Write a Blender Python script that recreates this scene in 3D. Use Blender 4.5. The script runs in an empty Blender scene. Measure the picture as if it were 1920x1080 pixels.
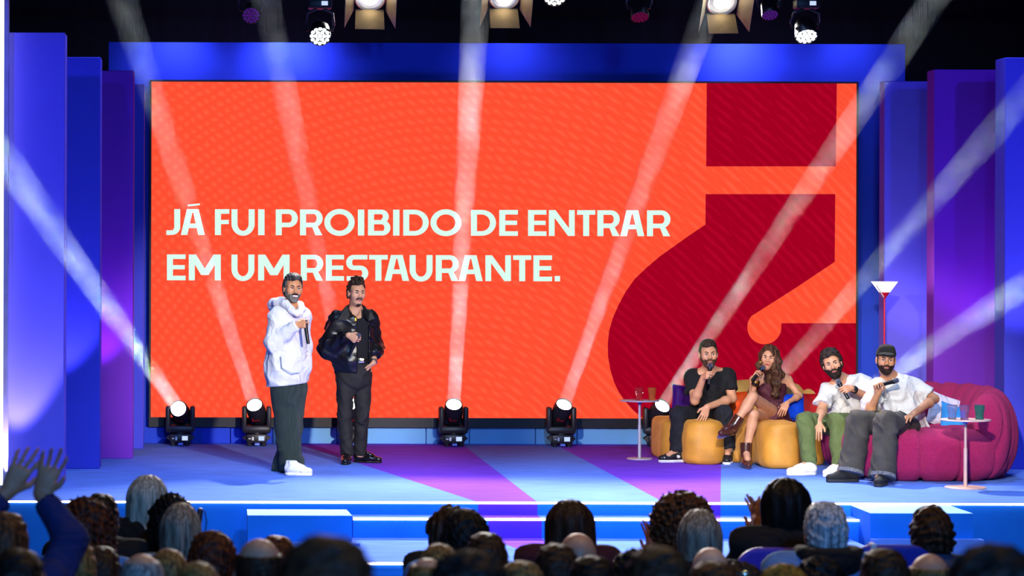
import bpy, bmesh, math, random
import numpy as np
from mathutils import Vector, Matrix

random.seed(7)
sc = bpy.context.scene
COL = sc.collection
PI = math.pi

# ------------------------------------------------------------------ camera
F = 4620.0            # focal length in pixels of the 1920 wide frame
VX, HY = 420.0, 478.0  # where the straight-ahead direction meets the frame
ROLL = 0.0028
CAMD, CAMH = 20.0, 2.0  # camera: 20 m before the stage edge, 2 m above the stage floor

def pt(px, py, Y):
    """point of the place seen at a pixel, at depth Y behind the stage edge"""
    dx, dy = px - VX, py - HY
    c, s = math.cos(ROLL), math.sin(ROLL)
    x0, y0 = c * dx + s * dy, -s * dx + c * dy
    d = Y + CAMD
    return Vector((x0 * d / F, Y, CAMH - y0 * d / F))

def onfloor(px, py, z=0.0):
    dx, dy = px - VX, py - HY
    c, s = math.cos(ROLL), math.sin(ROLL)
    x0, y0 = c * dx + s * dy, -s * dx + c * dy
    d = F * (CAMH - z) / y0
    return Vector((x0 * d / F, d - CAMD, z))

cam_d = bpy.data.cameras.new('camera')
cam = bpy.data.objects.new('camera', cam_d)
COL.objects.link(cam)
cam.location = (0, -CAMD, CAMH)
cam.rotation_euler = (Matrix.Rotation(PI / 2, 3, 'X') @ Matrix.Rotation(ROLL, 3, 'Z')).to_euler()
cam_d.sensor_width = 36.0
cam_d.lens = F / 1920 * 36.0
cam_d.shift_x = (960 - VX) / 1920
cam_d.shift_y = (HY - 540) / 1920
cam_d.clip_end = 200
cam_d.dof.use_dof = True
cam_d.dof.focus_distance = 23.2
cam_d.dof.aperture_fstop = 86.6 / 1000 / 0.024
sc.camera = cam

# ------------------------------------------------------------------ world, exposure
w = bpy.data.worlds.new('world')
sc.world = w
w.use_nodes = True
bg = w.node_tree.nodes['Background']
bg.inputs[0].default_value = (0.10, 0.14, 0.5, 1)
bg.inputs[1].default_value = 0.05
vs = sc.view_settings
vs.view_transform = 'Standard'
vs.look = 'None'
vs.exposure = 0.0
vs.gamma = 1.0
vs.use_curve_mapping = False
sc.cycles.use_denoising = True
sc.cycles.max_bounces = 6
sc.cycles.volume_bounces = 0
sc.cycles.transparent_max_bounces = 12
sc.cycles.caustics_reflective = False
sc.cycles.caustics_refractive = False
sc.cycles.sample_clamp_indirect = 4.0

# ------------------------------------------------------------------ large lights
def spot(name, loc, target, energy, color, deg, blend=0.5, radius=0.15):
    l = bpy.data.lights.new(name, 'SPOT')
    l.energy = energy
    l.color = color
    l.spot_size = math.radians(deg)
    l.spot_blend = blend
    l.shadow_soft_size = radius
    o = bpy.data.objects.new(name, l)
    COL.objects.link(o)
    o.location = loc
    d = Vector(target) - Vector(loc)
    o.rotation_euler = d.to_track_quat('-Z', 'Y').to_euler()
    return o

WARM = (1.0, 0.90, 0.78)
COOL = (0.55, 0.68, 1.0)
BLUE = (0.10, 0.16, 1.0)
VIOLET = (0.34, 0.20, 1.0)
# front-of-house key lights on the standing pair and on the sofa group
spot('key_light', (4.2, -10.0, 3.7), pt(610, 680, 3.2), 7800, WARM, 16, 0.6)
spot('key_light', (-2.0, -9.5, 3.9), pt(1330, 770, 3.8), 5000, WARM, 17, 0.6)
spot('key_light', (2.6, -9.5, 3.9), pt(1600, 780, 2.6), 6200, WARM, 17, 0.6)
spot('key_light', (1.0, -10.0, 5.0), pt(620, 690, 3.0), 250, COOL, 15, 0.6)
# blue wash over the deck, from the truss
for i, (x, e) in enumerate(((-0.4, 560), (2.2, 420), (4.8, 420), (7.0, 600))):
    spot('wash_light', (x, 3.2, 6.2), (x, 1.0, 0), e, (0.30, 0.48, 1.0), 74, 0.9, 0.3)
# front wash over the steps
spot('wash_light', (0.8, -4.5, 7.4), (0.8, -0.9, 0), 1500, (0.62, 0.86, 1.0), 62, 0.8, 0.3)
spot('wash_light', (5.2, -4.5, 7.4), (5.2, -0.9, 0), 1500, (0.62, 0.86, 1.0), 62, 0.8, 0.3)
spot('wash_light', (2.8, -9.5, 6.0), (2.8, -0.4, -.2), 2200, (0.25, 0.50, 1.0), 46, 0.8, 0.3)
# coloured wall washers hidden at the feet of the side flats, and over the screen
spot('wall_washer', pt(24, 902, 1.18), pt(40, 330, 1.54), 260, (0.50, 0.46, 1.0), 58, 0.5, 0.04)
spot('wall_washer', (-2.4, -4.0, 5.2), pt(60, 300, 1.6), 700, (0.14, 0.14, 1.0), 34, 1.0, 0.1)
spot('wall_washer', pt(100, 800, 2.66), pt(150, 330, 2.96), 160, (0.30, 0.28, 1.0), 56, 0.5, 0.04)
spot('wall_washer', pt(172, 770, 3.84), pt(218, 380, 4.12), 150, (0.50, 0.14, 1.0), 56, 0.6, 0.04)
spot('wall_washer', pt(1772, 800, 4.86), pt(1700, 300, 5.14), 170, (0.42, 0.34, 1.0), 56, 0.6, 0.04)
spot('wall_washer', pt(1902, 790, 3.72), pt(1812, 340, 4.06), 170, (0.55, 0.16, 1.0), 60, 0.6, 0.04)
spot('wall_washer', pt(1985, 800, 2.6), pt(1905, 300, 2.92), 240, (0.46, 0.40, 1.0), 62, 0.6, 0.04)
spot('wall_washer', (8.2, -4.0, 5.2), pt(1780, 330, 5.0), 700, (0.14, 0.11, 1.0), 26, 1.0, 0.1)
for px_, e_ in ((330, 30), (540, 60), (960, 18), (1390, 60), (1600, 14)):
    spot('wall_washer', pt(px_, 62, 5.72), pt(px_, 120, 6.2), e_, (0.50, 0.42, 1.0), 130, 1.0, 0.05)
# light over the audience: amber from above, a dim blue from behind
spot('house_light', (3.2, -8.6, 7.0), (3.0, -10.5, 0.6), 420, (1.0, 0.62, 0.25), 100, 0.8, 0.3)
spot('house_light', (0.0, -7.0, 7.0), (0.0, -9.5, 0.6), 200, (1.0, 0.66, 0.35), 90, 0.8, 0.3)
spot('house_light', (2.0, -24.0, 6.5), (2.0, -8.0, 0.4), 4800, (0.14, 0.40, 1.0), 50, 0.8, 0.5)

# ------------------------------------------------------------------ materials
def lin(h):
    if isinstance(h, str):
        h = h.lstrip('#')
        v = [int(h[i:i + 2], 16) / 255 for i in (0, 2, 4)]
        return tuple(((c + 0.055) / 1.055) ** 2.4 if c > 0.04045 else c / 12.92 for c in v)
    return tuple(h[:3])

MATS = {}
def mat(name, col, rough=0.6, metal=0.0, var=0.12, vscale=8.0, bump=0.0, bscale=60.0, stretch=None,
        sheen=0.0, spec=None, trans=0.0, emit=None, estr=0.0, ior=1.45, coat=0.0, sss=0.0, wrinkle=0.0):
    if name in MATS:
        return MATS[name]
    m = bpy.data.materials.new(name)
    m.use_nodes = True
    nt = m.node_tree
    b = nt.nodes['Principled BSDF']
    c = lin(col)
    b.inputs['Roughness'].default_value = rough
    b.inputs['Metallic'].default_value = metal
    if spec is not None:
        b.inputs['Specular IOR Level'].default_value = spec
    b.inputs['IOR'].default_value = ior
    if trans:
        b.inputs['Transmission Weight'].default_value = trans
    if sheen:
        b.inputs['Sheen Weight'].default_value = sheen
        b.inputs['Sheen Roughness'].default_value = 0.35
        b.inputs['Sheen Tint'].default_value = (min(1, c[0] * 1.6 + .1), min(1, c[1] * 1.6 + .1), min(1, c[2] * 1.6 + .1), 1)
    if coat:
        b.inputs['Coat Weight'].default_value = coat
    if sss:
        b.inputs['Subsurface Weight'].default_value = sss
        b.inputs['Subsurface Radius'].default_value = (0.012, 0.005, 0.003)
    tc = nt.nodes.new('ShaderNodeTexCoord')
    mp = nt.nodes.new('ShaderNodeMapping')
    nt.links.new(tc.outputs['Object'], mp.inputs[0])
    if stretch:
        mp.inputs['Scale'].default_value = stretch
    if var:
        n = nt.nodes.new('ShaderNodeTexNoise')
        n.inputs['Scale'].default_value = vscale
        n.inputs['Detail'].default_value = 4
        nt.links.new(mp.outputs[0], n.inputs['Vector'])
        r = nt.nodes.new('ShaderNodeValToRGB')
        r.color_ramp.elements[0].position = 0.3
        r.color_ramp.elements[1].position = 0.7
        r.color_ramp.elements[0].color = (*[x * (1 - var) for x in c], 1)
        r.color_ramp.elements[1].color = (*[min(1, x * (1 + var)) for x in c], 1)
        nt.links.new(n.outputs[0], r.inputs[0])
        nt.links.new(r.outputs[0], b.inputs['Base Color'])
    else:
        b.inputs['Base Color'].default_value = (*c, 1)
    if bump:
        n2 = nt.nodes.new('ShaderNodeTexNoise')
        n2.inputs['Scale'].default_value = bscale
        n2.inputs['Detail'].default_value = 3
        nt.links.new(mp.outputs[0], n2.inputs['Vector'])
        bp = nt.nodes.new('ShaderNodeBump')
        bp.inputs['Strength'].default_value = bump
        bp.inputs['Distance'].default_value = 0.02
        nt.links.new(n2.outputs[0], bp.inputs['Height'])
        nt.links.new(bp.outputs[0], b.inputs['Normal'])
        if wrinkle:
            n3 = nt.nodes.new('ShaderNodeTexNoise')
            n3.inputs['Scale'].default_value = 7.0
            n3.inputs['Detail'].default_value = 2.5
            n3.inputs['Roughness'].default_value = 0.45
            n3.inputs['Distortion'].default_value = 1.6
            nt.links.new(mp.outputs[0], n3.inputs['Vector'])
            b3 = nt.nodes.new('ShaderNodeBump')
            b3.inputs['Strength'].default_value = wrinkle
            b3.inputs['Distance'].default_value = 0.06
            nt.links.new(n3.outputs[0], b3.inputs['Height'])
            nt.links.new(b3.outputs[0], bp.inputs['Normal'])
    if emit is not None:
        b.inputs['Emission Color'].default_value = (*lin(emit), 1)
        b.inputs['Emission Strength'].default_value = estr
    MATS[name] = m
    return m

def hairmat(name, col, col2=None, rough=0.55):
    if name in MATS:
        return MATS[name]
    m = mat(name, col, rough, var=0.0, spec=0.22)
    nt = m.node_tree
    b = nt.nodes['Principled BSDF']
    tc = nt.nodes.new('ShaderNodeTexCoord')
    mp = nt.nodes.new('ShaderNodeMapping')
    mp.inputs['Scale'].default_value = (90, 90, 6)
    n = nt.nodes.new('ShaderNodeTexNoise')
    n.inputs['Scale'].default_value = 1.0
    n.inputs['Detail'].default_value = 5
    r = nt.nodes.new('ShaderNodeValToRGB')
    c = lin(col)
    c2 = lin(col2) if col2 else tuple(min(1, x * 1.9 + 0.006) for x in c)
    r.color_ramp.elements[0].position = 0.35
    r.color_ramp.elements[1].position = 0.68
    r.color_ramp.elements[0].color = (*[x * 0.55 for x in c], 1)
    r.color_ramp.elements[1].color = (*c2, 1)
    nt.links.new(tc.outputs['Object'], mp.inputs[0])
    nt.links.new(mp.outputs[0], n.inputs['Vector'])
    nt.links.new(n.outputs[0], r.inputs[0])
    nt.links.new(r.outputs[0], b.inputs['Base Color'])
    bp = nt.nodes.new('ShaderNodeBump')
    bp.inputs['Strength'].default_value = 0.6
    bp.inputs['Distance'].default_value = 0.01
    nt.links.new(n.outputs[0], bp.inputs['Height'])
    nt.links.new(bp.outputs[0], b.inputs['Normal'])
    return m

def skinmat(name, col):
    return mat(name, col, 0.5, var=0.10, vscale=25, bump=0.05, bscale=120, sss=0.08)

def emitmat(name, col, s):
    if name in MATS:
        return MATS[name]
    m = bpy.data.materials.new(name)
    m.use_nodes = True
    nt = m.node_tree
    nt.nodes.remove(nt.nodes['Principled BSDF'])
    e = nt.nodes.new('ShaderNodeEmission')
    e.inputs[0].default_value = (*lin(col), 1)
    e.inputs[1].default_value = s
    nt.links.new(e.outputs[0], nt.nodes['Material Output'].inputs[0])
    MATS[name] = m
    return m

# ------------------------------------------------------------------ scene bookkeeping
ORG = {}
def tag(o, label=None, cat=None, group=None, kind=None):
    if label: o['label'] = label
    if cat: o['category'] = cat
    if group: o['group'] = group
    if kind: o['kind'] = kind
    return o

def thing(name, loc, label, cat, group=None):
    o = bpy.data.objects.new(name, None)
    o.empty_display_size = 0.05
    COL.objects.link(o)
    o.location = loc
    ORG[o.name] = Vector(loc)
    return tag(o, label, cat, group)

def mk(name, verts, faces, m, parent=None, smooth=False, org=None, kind=None, mats=None, fmat=None, auto=None):
    """one mesh object; vertices are given in world space"""
    me = bpy.data.meshes.new(name)
    o0 = ORG[parent.name] if parent is not None else Vector(org or (0, 0, 0))
    v = np.asarray(verts, dtype=np.float64) - np.array(o0)
    if isinstance(faces, np.ndarray):
        nf, k = faces.shape
        me.vertices.add(len(v))
        me.vertices.foreach_set('co', v.ravel())
        me.loops.add(nf * k)
        me.loops.foreach_set('vertex_index', faces.ravel().astype(np.int32))
        me.polygons.add(nf)
        me.polygons.foreach_set('loop_start', np.arange(0, nf * k, k, dtype=np.int32))
        me.update(calc_edges=True)
    else:
        me.from_pydata([tuple(x) for x in v], [], faces)
        me.update()
    if mats:
        for mm in mats: me.materials.append(mm)
        if fmat is not None:
            me.polygons.foreach_set('material_index', np.asarray(fmat, dtype=np.int32))
    else:
        me.materials.append(m)
    if smooth:
        me.polygons.foreach_set('use_smooth', np.ones(len(me.polygons), dtype=bool))
        if auto is not None:
            me.set_sharp_from_angle(angle=math.radians(auto))
    o = bpy.data.objects.new(name, me)
    COL.objects.link(o)
    if parent is not None:
        o.parent = parent
    else:
        o.location = o0
    ORG[o.name] = o0
    if kind: o['kind'] = kind
    return o

class MB:
    """collects simple solids into one mesh part"""
    def __init__(s):
        s.v, s.f = [], []
    def add(s, vs, fs):
        n = len(s.v)
        s.v += [Vector(x) for x in vs]
        s.f += [[i + n for i in f] for f in fs]
        return s
    def box(s, lo, hi, M=None):
        x0, y0, z0 = lo; x1, y1, z1 = hi
        p = [Vector(c) for c in ((x0, y0, z0), (x1, y0, z0), (x1, y1, z0), (x0, y1, z0), (x0, y0, z1), (x1, y0, z1), (x1, y1, z1), (x0, y1, z1))]
        if M is not None: p = [M @ q for q in p]
        return s.add(p, [[0, 3, 2, 1], [4, 5, 6, 7], [0, 1, 5, 4], [1, 2, 6, 5], [2, 3, 7, 6], [3, 0, 4, 7]])
    def bbox(s, lo, hi, r, M=None, seg=2):
        """bevelled box"""
        bm = bmesh.new()
        bmesh.ops.create_cube(bm, size=1)
        lo = Vector(lo); hi = Vector(hi)
        for v in bm.verts:
            v.co = Vector([lo[i] + (v.co[i] + .5) * (hi[i] - lo[i]) for i in range(3)])
        bmesh.ops.bevel(bm, geom=bm.edges[:], offset=r, segments=seg, affect='EDGES', profile=0.5)
        bm.verts.index_update()
        vs = [(M @ v.co) if M is not None else v.co.copy() for v in bm.verts]
        fs = [[v.index for v in f.verts] for f in bm.faces]
        bm.free()
        return s.add(vs, fs)
    def lathe(s, prof, M=None, n=24, a0=0, a1=2 * PI):
        """prof: (radius, height) pairs, turned about local z"""
        full = abs(a1 - a0 - 2 * PI) < 1e-6
        vs, fs = [], []
        m = n if full else n + 1
        for r, h in prof:
            for i in range(m):
                a = a0 + (a1 - a0) * i / n
                q = Vector((r * math.cos(a), r * math.sin(a), h))
                vs.append(M @ q if M is not None else q)
        for j in range(len(prof) - 1):
            for i in range(n):
                k = (i + 1) % m
                fs.append([j * m + i, j * m + k, (j + 1) * m + k, (j + 1) * m + i])
        if full:
            if prof[0][0] > 1e-5: fs.append([i for i in range(m)][::-1])
            if prof[-1][0] > 1e-5: fs.append([(len(prof) - 1) * m + i for i in range(m)])
        return s.add(vs, fs)
    def cyl(s, a, b, r, r2=None, n=12):
        a, b = Vector(a), Vector(b)
        M = frame_z(a, b - a)
        return s.lathe([(r, 0), (r if r2 is None else r2, (b - a).length)], M, n)
    def tube(s, pts, r, n=8):
        pts = [Vector(p) for p in pts]
        vs, fs = [], []
        up = Vector((0.13, 0.2, 0.97))
        for i, p in enumerate(pts):
            t = (pts[min(i + 1, len(pts) - 1)] - pts[max(i - 1, 0)]).normalized()
            x = t.cross(up)
            if x.length < 1e-3: x = t.cross(Vector((1, 0, 0)))
            x.normalize(); y = t.cross(x)
            rr = r[i] if isinstance(r, (list, tuple)) else r
            for k in range(n):
                a = 2 * PI * k / n
                vs.append(p + x * rr * math.cos(a) + y * rr * math.sin(a))
        for i in range(len(pts) - 1):
            for k in range(n):
                l = (k + 1) % n
                fs.append([i * n + k, i * n + l, (i + 1) * n + l, (i + 1) * n + k])
        fs.append(list(range(n))[::-1]); fs.append([(len(pts) - 1) * n + k for k in range(n)])
        return s.add(vs, fs)
    def ell(s, c, r, R=None, n=12, m=8):
        vs, fs = [], []
        c = Vector(c)
        for j in range(m + 1):
            t = PI * j / m
            for i in range(n):
                a = 2 * PI * i / n
                q = Vector((r[0] * math.sin(t) * math.cos(a), r[1] * math.sin(t) * math.sin(a), r[2] * math.cos(t)))
                vs.append(c + (R @ q if R is not None else q))
        for j in range(m):
            for i in range(n):
                k = (i + 1) % n
                fs.append([j * n + i, (j + 1) * n + i, (j + 1) * n + k, j * n + k])
        return s.add(vs, fs)
    def prism(s, poly, d):
        """flat polygon (3D points) pushed along d"""
        d = Vector(d)
        n = len(poly)
        P = [Vector(p) for p in poly]
        return s.add(P + [p + d for p in P], [list(range(n))[::-1], [n + i for i in range(n)]] + [[i, (i + 1) % n, n + (i + 1) % n, n + i] for i in range(n)])
    def build(s, name, m, parent=None, smooth=False, org=None, kind=None, auto=40):
        return mk(name, s.v, s.f, m, parent, smooth, org, kind, auto=auto)

def frame_z(o, z, x=None):
    """matrix whose local z runs along z"""
    z = Vector(z).normalized()
    if x is None:
        x = Vector((1, 0, 0)) if abs(z.x) < 0.9 else Vector((0, 1, 0))
    x = (Vector(x) - z * z.dot(Vector(x))).normalized()
    y = z.cross(x)
    M = Matrix((x, y, z)).transposed().to_4x4()
    M.translation = Vector(o)
    return M

# ------------------------------------------------------------------ smooth-blend solids (for bodies, cloth, upholstery)
class SDF:
    def __init__(s, lo, hi, h, fine=()):
        """fine: list of (lo, hi, h) boxes in which the grid is finer"""
        def axis(k):
            out = [lo[k]]
            while out[-1] < hi[k]:
                st = h
                for a, b, hf in fine:
                    if a[k] - 1e-6 <= out[-1] <= b[k]: st = min(st, hf)
                out.append(out[-1] + st)
            return np.array(out, dtype=np.float32)
        s.ax = [axis(k) for k in range(3)]
        s.d = np.full([len(a) for a in s.ax], 1.0, dtype=np.float32)
        s.pad = 3 * h
    def sl(s, lo, hi, pad):
        r = []
        for k in range(3):
            i = int(np.searchsorted(s.ax[k], lo[k] - pad)); j = int(np.searchsorted(s.ax[k], hi[k] + pad))
            r.append(slice(max(0, i - 1), min(len(s.ax[k]), j + 1)))
        return tuple(r)
    def xyz(s, S):
        return (s.ax[0][S[0]][:, None, None], s.ax[1][S[1]][None, :, None], s.ax[2][S[2]][None, None, :])
    def put(s, S, v, k=0.0, op='add'):
        a = s.d[S]
        if a.size == 0: return
        if op == 'add':
            if k > 0:
                h = np.maximum(k - np.abs(a - v), 0) / k
                s.d[S] = np.minimum(a, v) - h * h * k * 0.25
            else:
                s.d[S] = np.minimum(a, v)
        elif op == 'sub':
            v = -v
            if k > 0:
                h = np.maximum(k - np.abs(a - v), 0) / k
                s.d[S] = np.maximum(a, v) + h * h * k * 0.25
            else:
                s.d[S] = np.maximum(a, v)
        else:
            s.d[S] = np.maximum(a, v)
    def cap(s, a, b, ra, rb=None, k=0.0, op='add', flat=0, u=None, us=1.0, fold=None):
        """tapered limb from a to b; u/us squash it along direction u; flat cuts the end at b (1), a (2) or both (3)"""
        rb = ra if rb is None else rb
        a, b = Vector(a), Vector(b)
        R = max(ra, rb) * (max(1.0, us) if u is not None else 1.0)
        lo = [min(a[i], b[i]) - R for i in range(3)]; hi = [max(a[i], b[i]) + R for i in range(3)]
        S = s.sl(lo, hi, s.pad + k)
        X, Y, Z = s.xyz(S)
        ab = b - a; L2 = max(ab.length_squared, 1e-9)
        px, py, pz = X - a.x, Y - a.y, Z - a.z
        traw = (px * ab.x + py * ab.y + pz * ab.z) / L2
        t = np.clip(traw, 0, 1)
        qx, qy, qz = px - t * ab.x, py - t * ab.y, pz - t * ab.z
        q2 = qx * qx + qy * qy + qz * qz
        if u is not None:
            u = Vector(u).normalized()
            qu = qx * u.x + qy * u.y + qz * u.z
            q2 = q2 + qu * qu * (1 / us ** 2 - 1)
        d = np.sqrt(q2) - (ra + (rb - ra) * t)
        if u is not None: d = d * (0.5 + 0.5 * us)
        L = math.sqrt(L2)
        if fold is not None: d = d + fold(X, Y, Z, traw * L)
        if flat & 1: d = np.maximum(d, (traw - 1) * L)
        if flat & 2: d = np.maximum(d, -traw * L)
        s.put(S, d, k, op)
        return s
    def ell(s, c, r, R=None, k=0.0, op='add', fold=None):
        c = Vector(c)
        m = max(r)
        S = s.sl([c[i] - m for i in range(3)], [c[i] + m for i in range(3)], s.pad + k)
        X, Y, Z = s.xyz(S)
        x, y, z = X - c.x, Y - c.y, Z - c.z
        if R is not None:
            x, y, z = (R[0][0] * x + R[1][0] * y + R[2][0] * z, R[0][1] * x + R[1][1] * y + R[2][1] * z, R[0][2] * x + R[1][2] * y + R[2][2] * z)
        k0 = np.sqrt((x / r[0]) ** 2 + (y / r[1]) ** 2 + (z / r[2]) ** 2)
        k1 = np.sqrt((x / r[0] ** 2) ** 2 + (y / r[1] ** 2) ** 2 + (z / r[2] ** 2) ** 2)
        d = k0 * (k0 - 1) / np.maximum(k1, 1e-6)
        if fold is not None: d = d + fold(X, Y, Z, 0)
        s.put(S, d, k, op)
        return s
    def box(s, c, half, r, R=None, k=0.0, op='add', fold=None):
        c = Vector(c)
        m = Vector(half).length + r
        S = s.sl([c[i] - m for i in range(3)], [c[i] + m for i in range(3)], s.pad + k)
        X, Y, Z = s.xyz(S)
        x, y, z = X - c.x, Y - c.y, Z - c.z
        if R is not None:
            x, y, z = (R[0][0] * x + R[1][0] * y + R[2][0] * z, R[0][1] * x + R[1][1] * y + R[2][1] * z, R[0][2] * x + R[1][2] * y + R[2][2] * z)
        x, y, z = np.abs(x) - half[0] + r, np.abs(y) - half[1] + r, np.abs(z) - half[2] + r
        d = np.sqrt(np.maximum(x, 0) ** 2 + np.maximum(y, 0) ** 2 + np.maximum(z, 0) ** 2) + np.minimum(np.maximum(x, np.maximum(y, z)), 0) - r
        if fold is not None: d = d + fold(X, Y, Z, 0)
        s.put(S, d, k, op)
        return s
    def plane(s, p, n, op='int', k=0.0):
        """keep the side the normal points away from ('int')"""
        n = Vector(n).normalized(); p = Vector(p)
        S = (slice(None),) * 3
        X, Y, Z = s.xyz(S)
        v = (X - p.x) * n.x + (Y - p.y) * n.y + (Z - p.z) * n.z
        s.put(S, np.broadcast_to(v, s.d.shape), k, op)
        return s
    def fn(s, f, op='disp'):
        S = (slice(None),) * 3
        X, Y, Z = s.xyz(S)
        if op == 'disp': s.d = s.d + f(X, Y, Z)
        else: s.d = np.maximum(s.d, f(X, Y, Z))
        return s
    def mesh(s):
        d = s.d
        nx, ny, nz = d.shape
        for k in range(3):   # close the surface at the grid border
            ix = [slice(None)] * 3
            for e in (0, -1):
                ix[k] = e
                d[tuple(ix)] = np.maximum(d[tuple(ix)], 1e-3)
        ins = d < 0
        cnt = np.zeros((nx - 1, ny - 1, nz - 1), dtype=np.int8)
        for i in (0, 1):
            for j in (0, 1):
                for k in (0, 1):
                    cnt += ins[i:nx - 1 + i, j:ny - 1 + j, k:nz - 1 + k]
        I, J, K = np.nonzero((cnt > 0) & (cnt < 8))
        idx = np.full(cnt.shape, -1, dtype=np.int32)
        idx[I, J, K] = np.arange(len(I))
        acc = np.zeros((len(I), 3)); num = np.zeros(len(I))
        corners = [(i, j, k) for i in (0, 1) for j in (0, 1) for k in (0, 1)]
        val = {c: d[I + c[0], J + c[1], K + c[2]] for c in corners}
        base = (I, J, K)
        lo = np.stack([s.ax[k][base[k]] for k in range(3)], 1)
        hi = np.stack([s.ax[k][base[k] + 1] for k in range(3)], 1)
        for c in corners:
            for k in range(3):
                if c[k] == 0:
                    c2 = list(c); c2[k] = 1; c2 = tuple(c2)
                    a, b = val[c], val[c2]
                    m = (a < 0) != (b < 0)
                    t = np.where(m, a / np.where(m, a - b, 1), 0)
                    p = np.empty((len(I), 3))
                    for q in range(3):
                        if q == k: p[:, q] = t
                        else: p[:, q] = c[q]
                    acc += p * m[:, None]; num += m
        pos = lo + (hi - lo) * (acc / np.maximum(num, 1)[:, None])
        quads = []
        for k in range(3):
            a = [slice(None)] * 3; b = [slice(None)] * 3
            a[k] = slice(0, -1); b[k] = slice(1, None)
            A, B = ins[tuple(a)], ins[tuple(b)]
            for flip, M in ((False, A & ~B), (True, ~A & B)):
                P = list(np.nonzero(M))
                u, v = (k + 1) % 3, (k + 2) % 3
                ok = (P[u] > 0) & (P[v] > 0) & (P[u] < d.shape[u] - 1) & (P[v] < d.shape[v] - 1)
                P = [q[ok] for q in P]
                def cell(du, dv):
                    Q = list(P); Q[u] = P[u] + du; Q[v] = P[v] + dv
                    return idx[Q[0], Q[1], Q[2]]
                q = np.stack([cell(-1, -1), cell(0, -1), cell(0, 0), cell(-1, 0)], 1)
                if flip: q = q[:, ::-1]
                quads.append(q)
        q = np.concatenate(quads)
        return pos, q[(q >= 0).all(1)]
    def build(s, name, m, parent=None, org=None, kind=None, smooth_it=0):
        v, f = s.mesh()
        for _ in range(smooth_it):
            acc = np.zeros_like(v); n = np.zeros(len(v))
            for i in range(4):
                a, b = f[:, i], f[:, (i + 1) % 4]
                np.add.at(acc, a, v[b]); np.add.at(n, a, 1)
            v = 0.5 * v + 0.5 * acc / np.maximum(n, 1)[:, None]
        return mk(name, v, f, m, parent, True, org, kind)

def noise_fn(freq, amp, seed, n=5, stretch=(1, 1, 1)):
    rs = np.random.RandomState(seed)
    K = rs.normal(size=(n, 3)); K /= np.linalg.norm(K, axis=1)[:, None]
    K *= 2 * PI * freq * rs.uniform(0.7, 1.4, (n, 1)) * np.array(stretch)
    ph = rs.uniform(0, 6.28, n)
    def f(X, Y, Z, t=0):
        v = 0
        for i in range(n):
            v = v + np.sin(K[i, 0] * X + K[i, 1] * Y + K[i, 2] * Z + ph[i])
        return (v * (amp / math.sqrt(n))).astype(np.float32)
    return f

def bounds(pts, pad):
    return ([min(p[i] for p in pts) - pad for i in range(3)], [max(p[i] for p in pts) + pad for i in range(3)])

# ================================================================== the setting
C_BLUE, C_PURP = '#3f7be0', '#8a3fd6'
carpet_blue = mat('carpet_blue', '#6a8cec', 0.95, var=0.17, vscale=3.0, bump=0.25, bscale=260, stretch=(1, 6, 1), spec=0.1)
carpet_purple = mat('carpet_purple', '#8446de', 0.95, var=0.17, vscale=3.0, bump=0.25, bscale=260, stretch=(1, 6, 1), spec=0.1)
riser_blue = mat('riser_blue', '#1873e0', 0.85, var=0.06, vscale=4.0, bump=0.05, spec=0.2)
riser_purple = mat('riser_purple', '#5a30cc', 0.85, var=0.06, vscale=4.0, bump=0.05, spec=0.2)
black_cloth = mat('black_cloth', '#1a1522', 0.95, var=0.3, vscale=1.5, bump=0.3, bscale=6, stretch=(4, 1, .3))
set_blue = mat('set_blue', '#2f4cd8', 0.8, var=0.05, vscale=2.0, bump=0.03, spec=0.2)
set_pale = mat('set_pale', '#7fc0f4', 0.7, var=0.05, vscale=3.0)
dark_hall = mat('dark_hall', '#10101a', 0.9, var=0.3, vscale=3)

LX, RX = -4.6, 10.6           # reach of the deck left and right
YB = 6.2                      # wall behind the screen
Z1, Z2, ZF = -0.105, -0.262, -0.60
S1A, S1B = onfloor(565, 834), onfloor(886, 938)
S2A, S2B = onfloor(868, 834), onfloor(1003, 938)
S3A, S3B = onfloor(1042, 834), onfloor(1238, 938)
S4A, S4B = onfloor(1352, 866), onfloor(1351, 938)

def at_y(A, B, y):
    t = (y - A.y) / (B.y - A.y)
    return A.x + (B.x - A.x) * t
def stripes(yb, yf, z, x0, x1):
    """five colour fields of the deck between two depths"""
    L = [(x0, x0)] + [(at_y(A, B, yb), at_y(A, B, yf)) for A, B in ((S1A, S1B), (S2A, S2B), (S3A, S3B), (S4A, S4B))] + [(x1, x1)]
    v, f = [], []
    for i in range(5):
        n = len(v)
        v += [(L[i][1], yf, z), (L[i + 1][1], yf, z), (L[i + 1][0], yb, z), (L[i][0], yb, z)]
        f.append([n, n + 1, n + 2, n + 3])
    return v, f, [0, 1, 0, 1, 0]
def riser(y, z1, z0, x0, x1):
    L = [x0] + [at_y(A, B, y) for A, B in ((S1A, S1B), (S2A, S2B), (S3A, S3B), (S4A, S4B))] + [x1]
    v, f = [], []
    for i in range(5):
        n = len(v)
        v += [(L[i], y, z0), (L[i + 1], y, z0), (L[i + 1], y, z1), (L[i], y, z1)]
        f.append([n, n + 1, n + 2, n + 3])
    return v, f, [2, 3, 2, 3, 2]
CM = [carpet_blue, carpet_purple, riser_blue, riser_purple]
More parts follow.
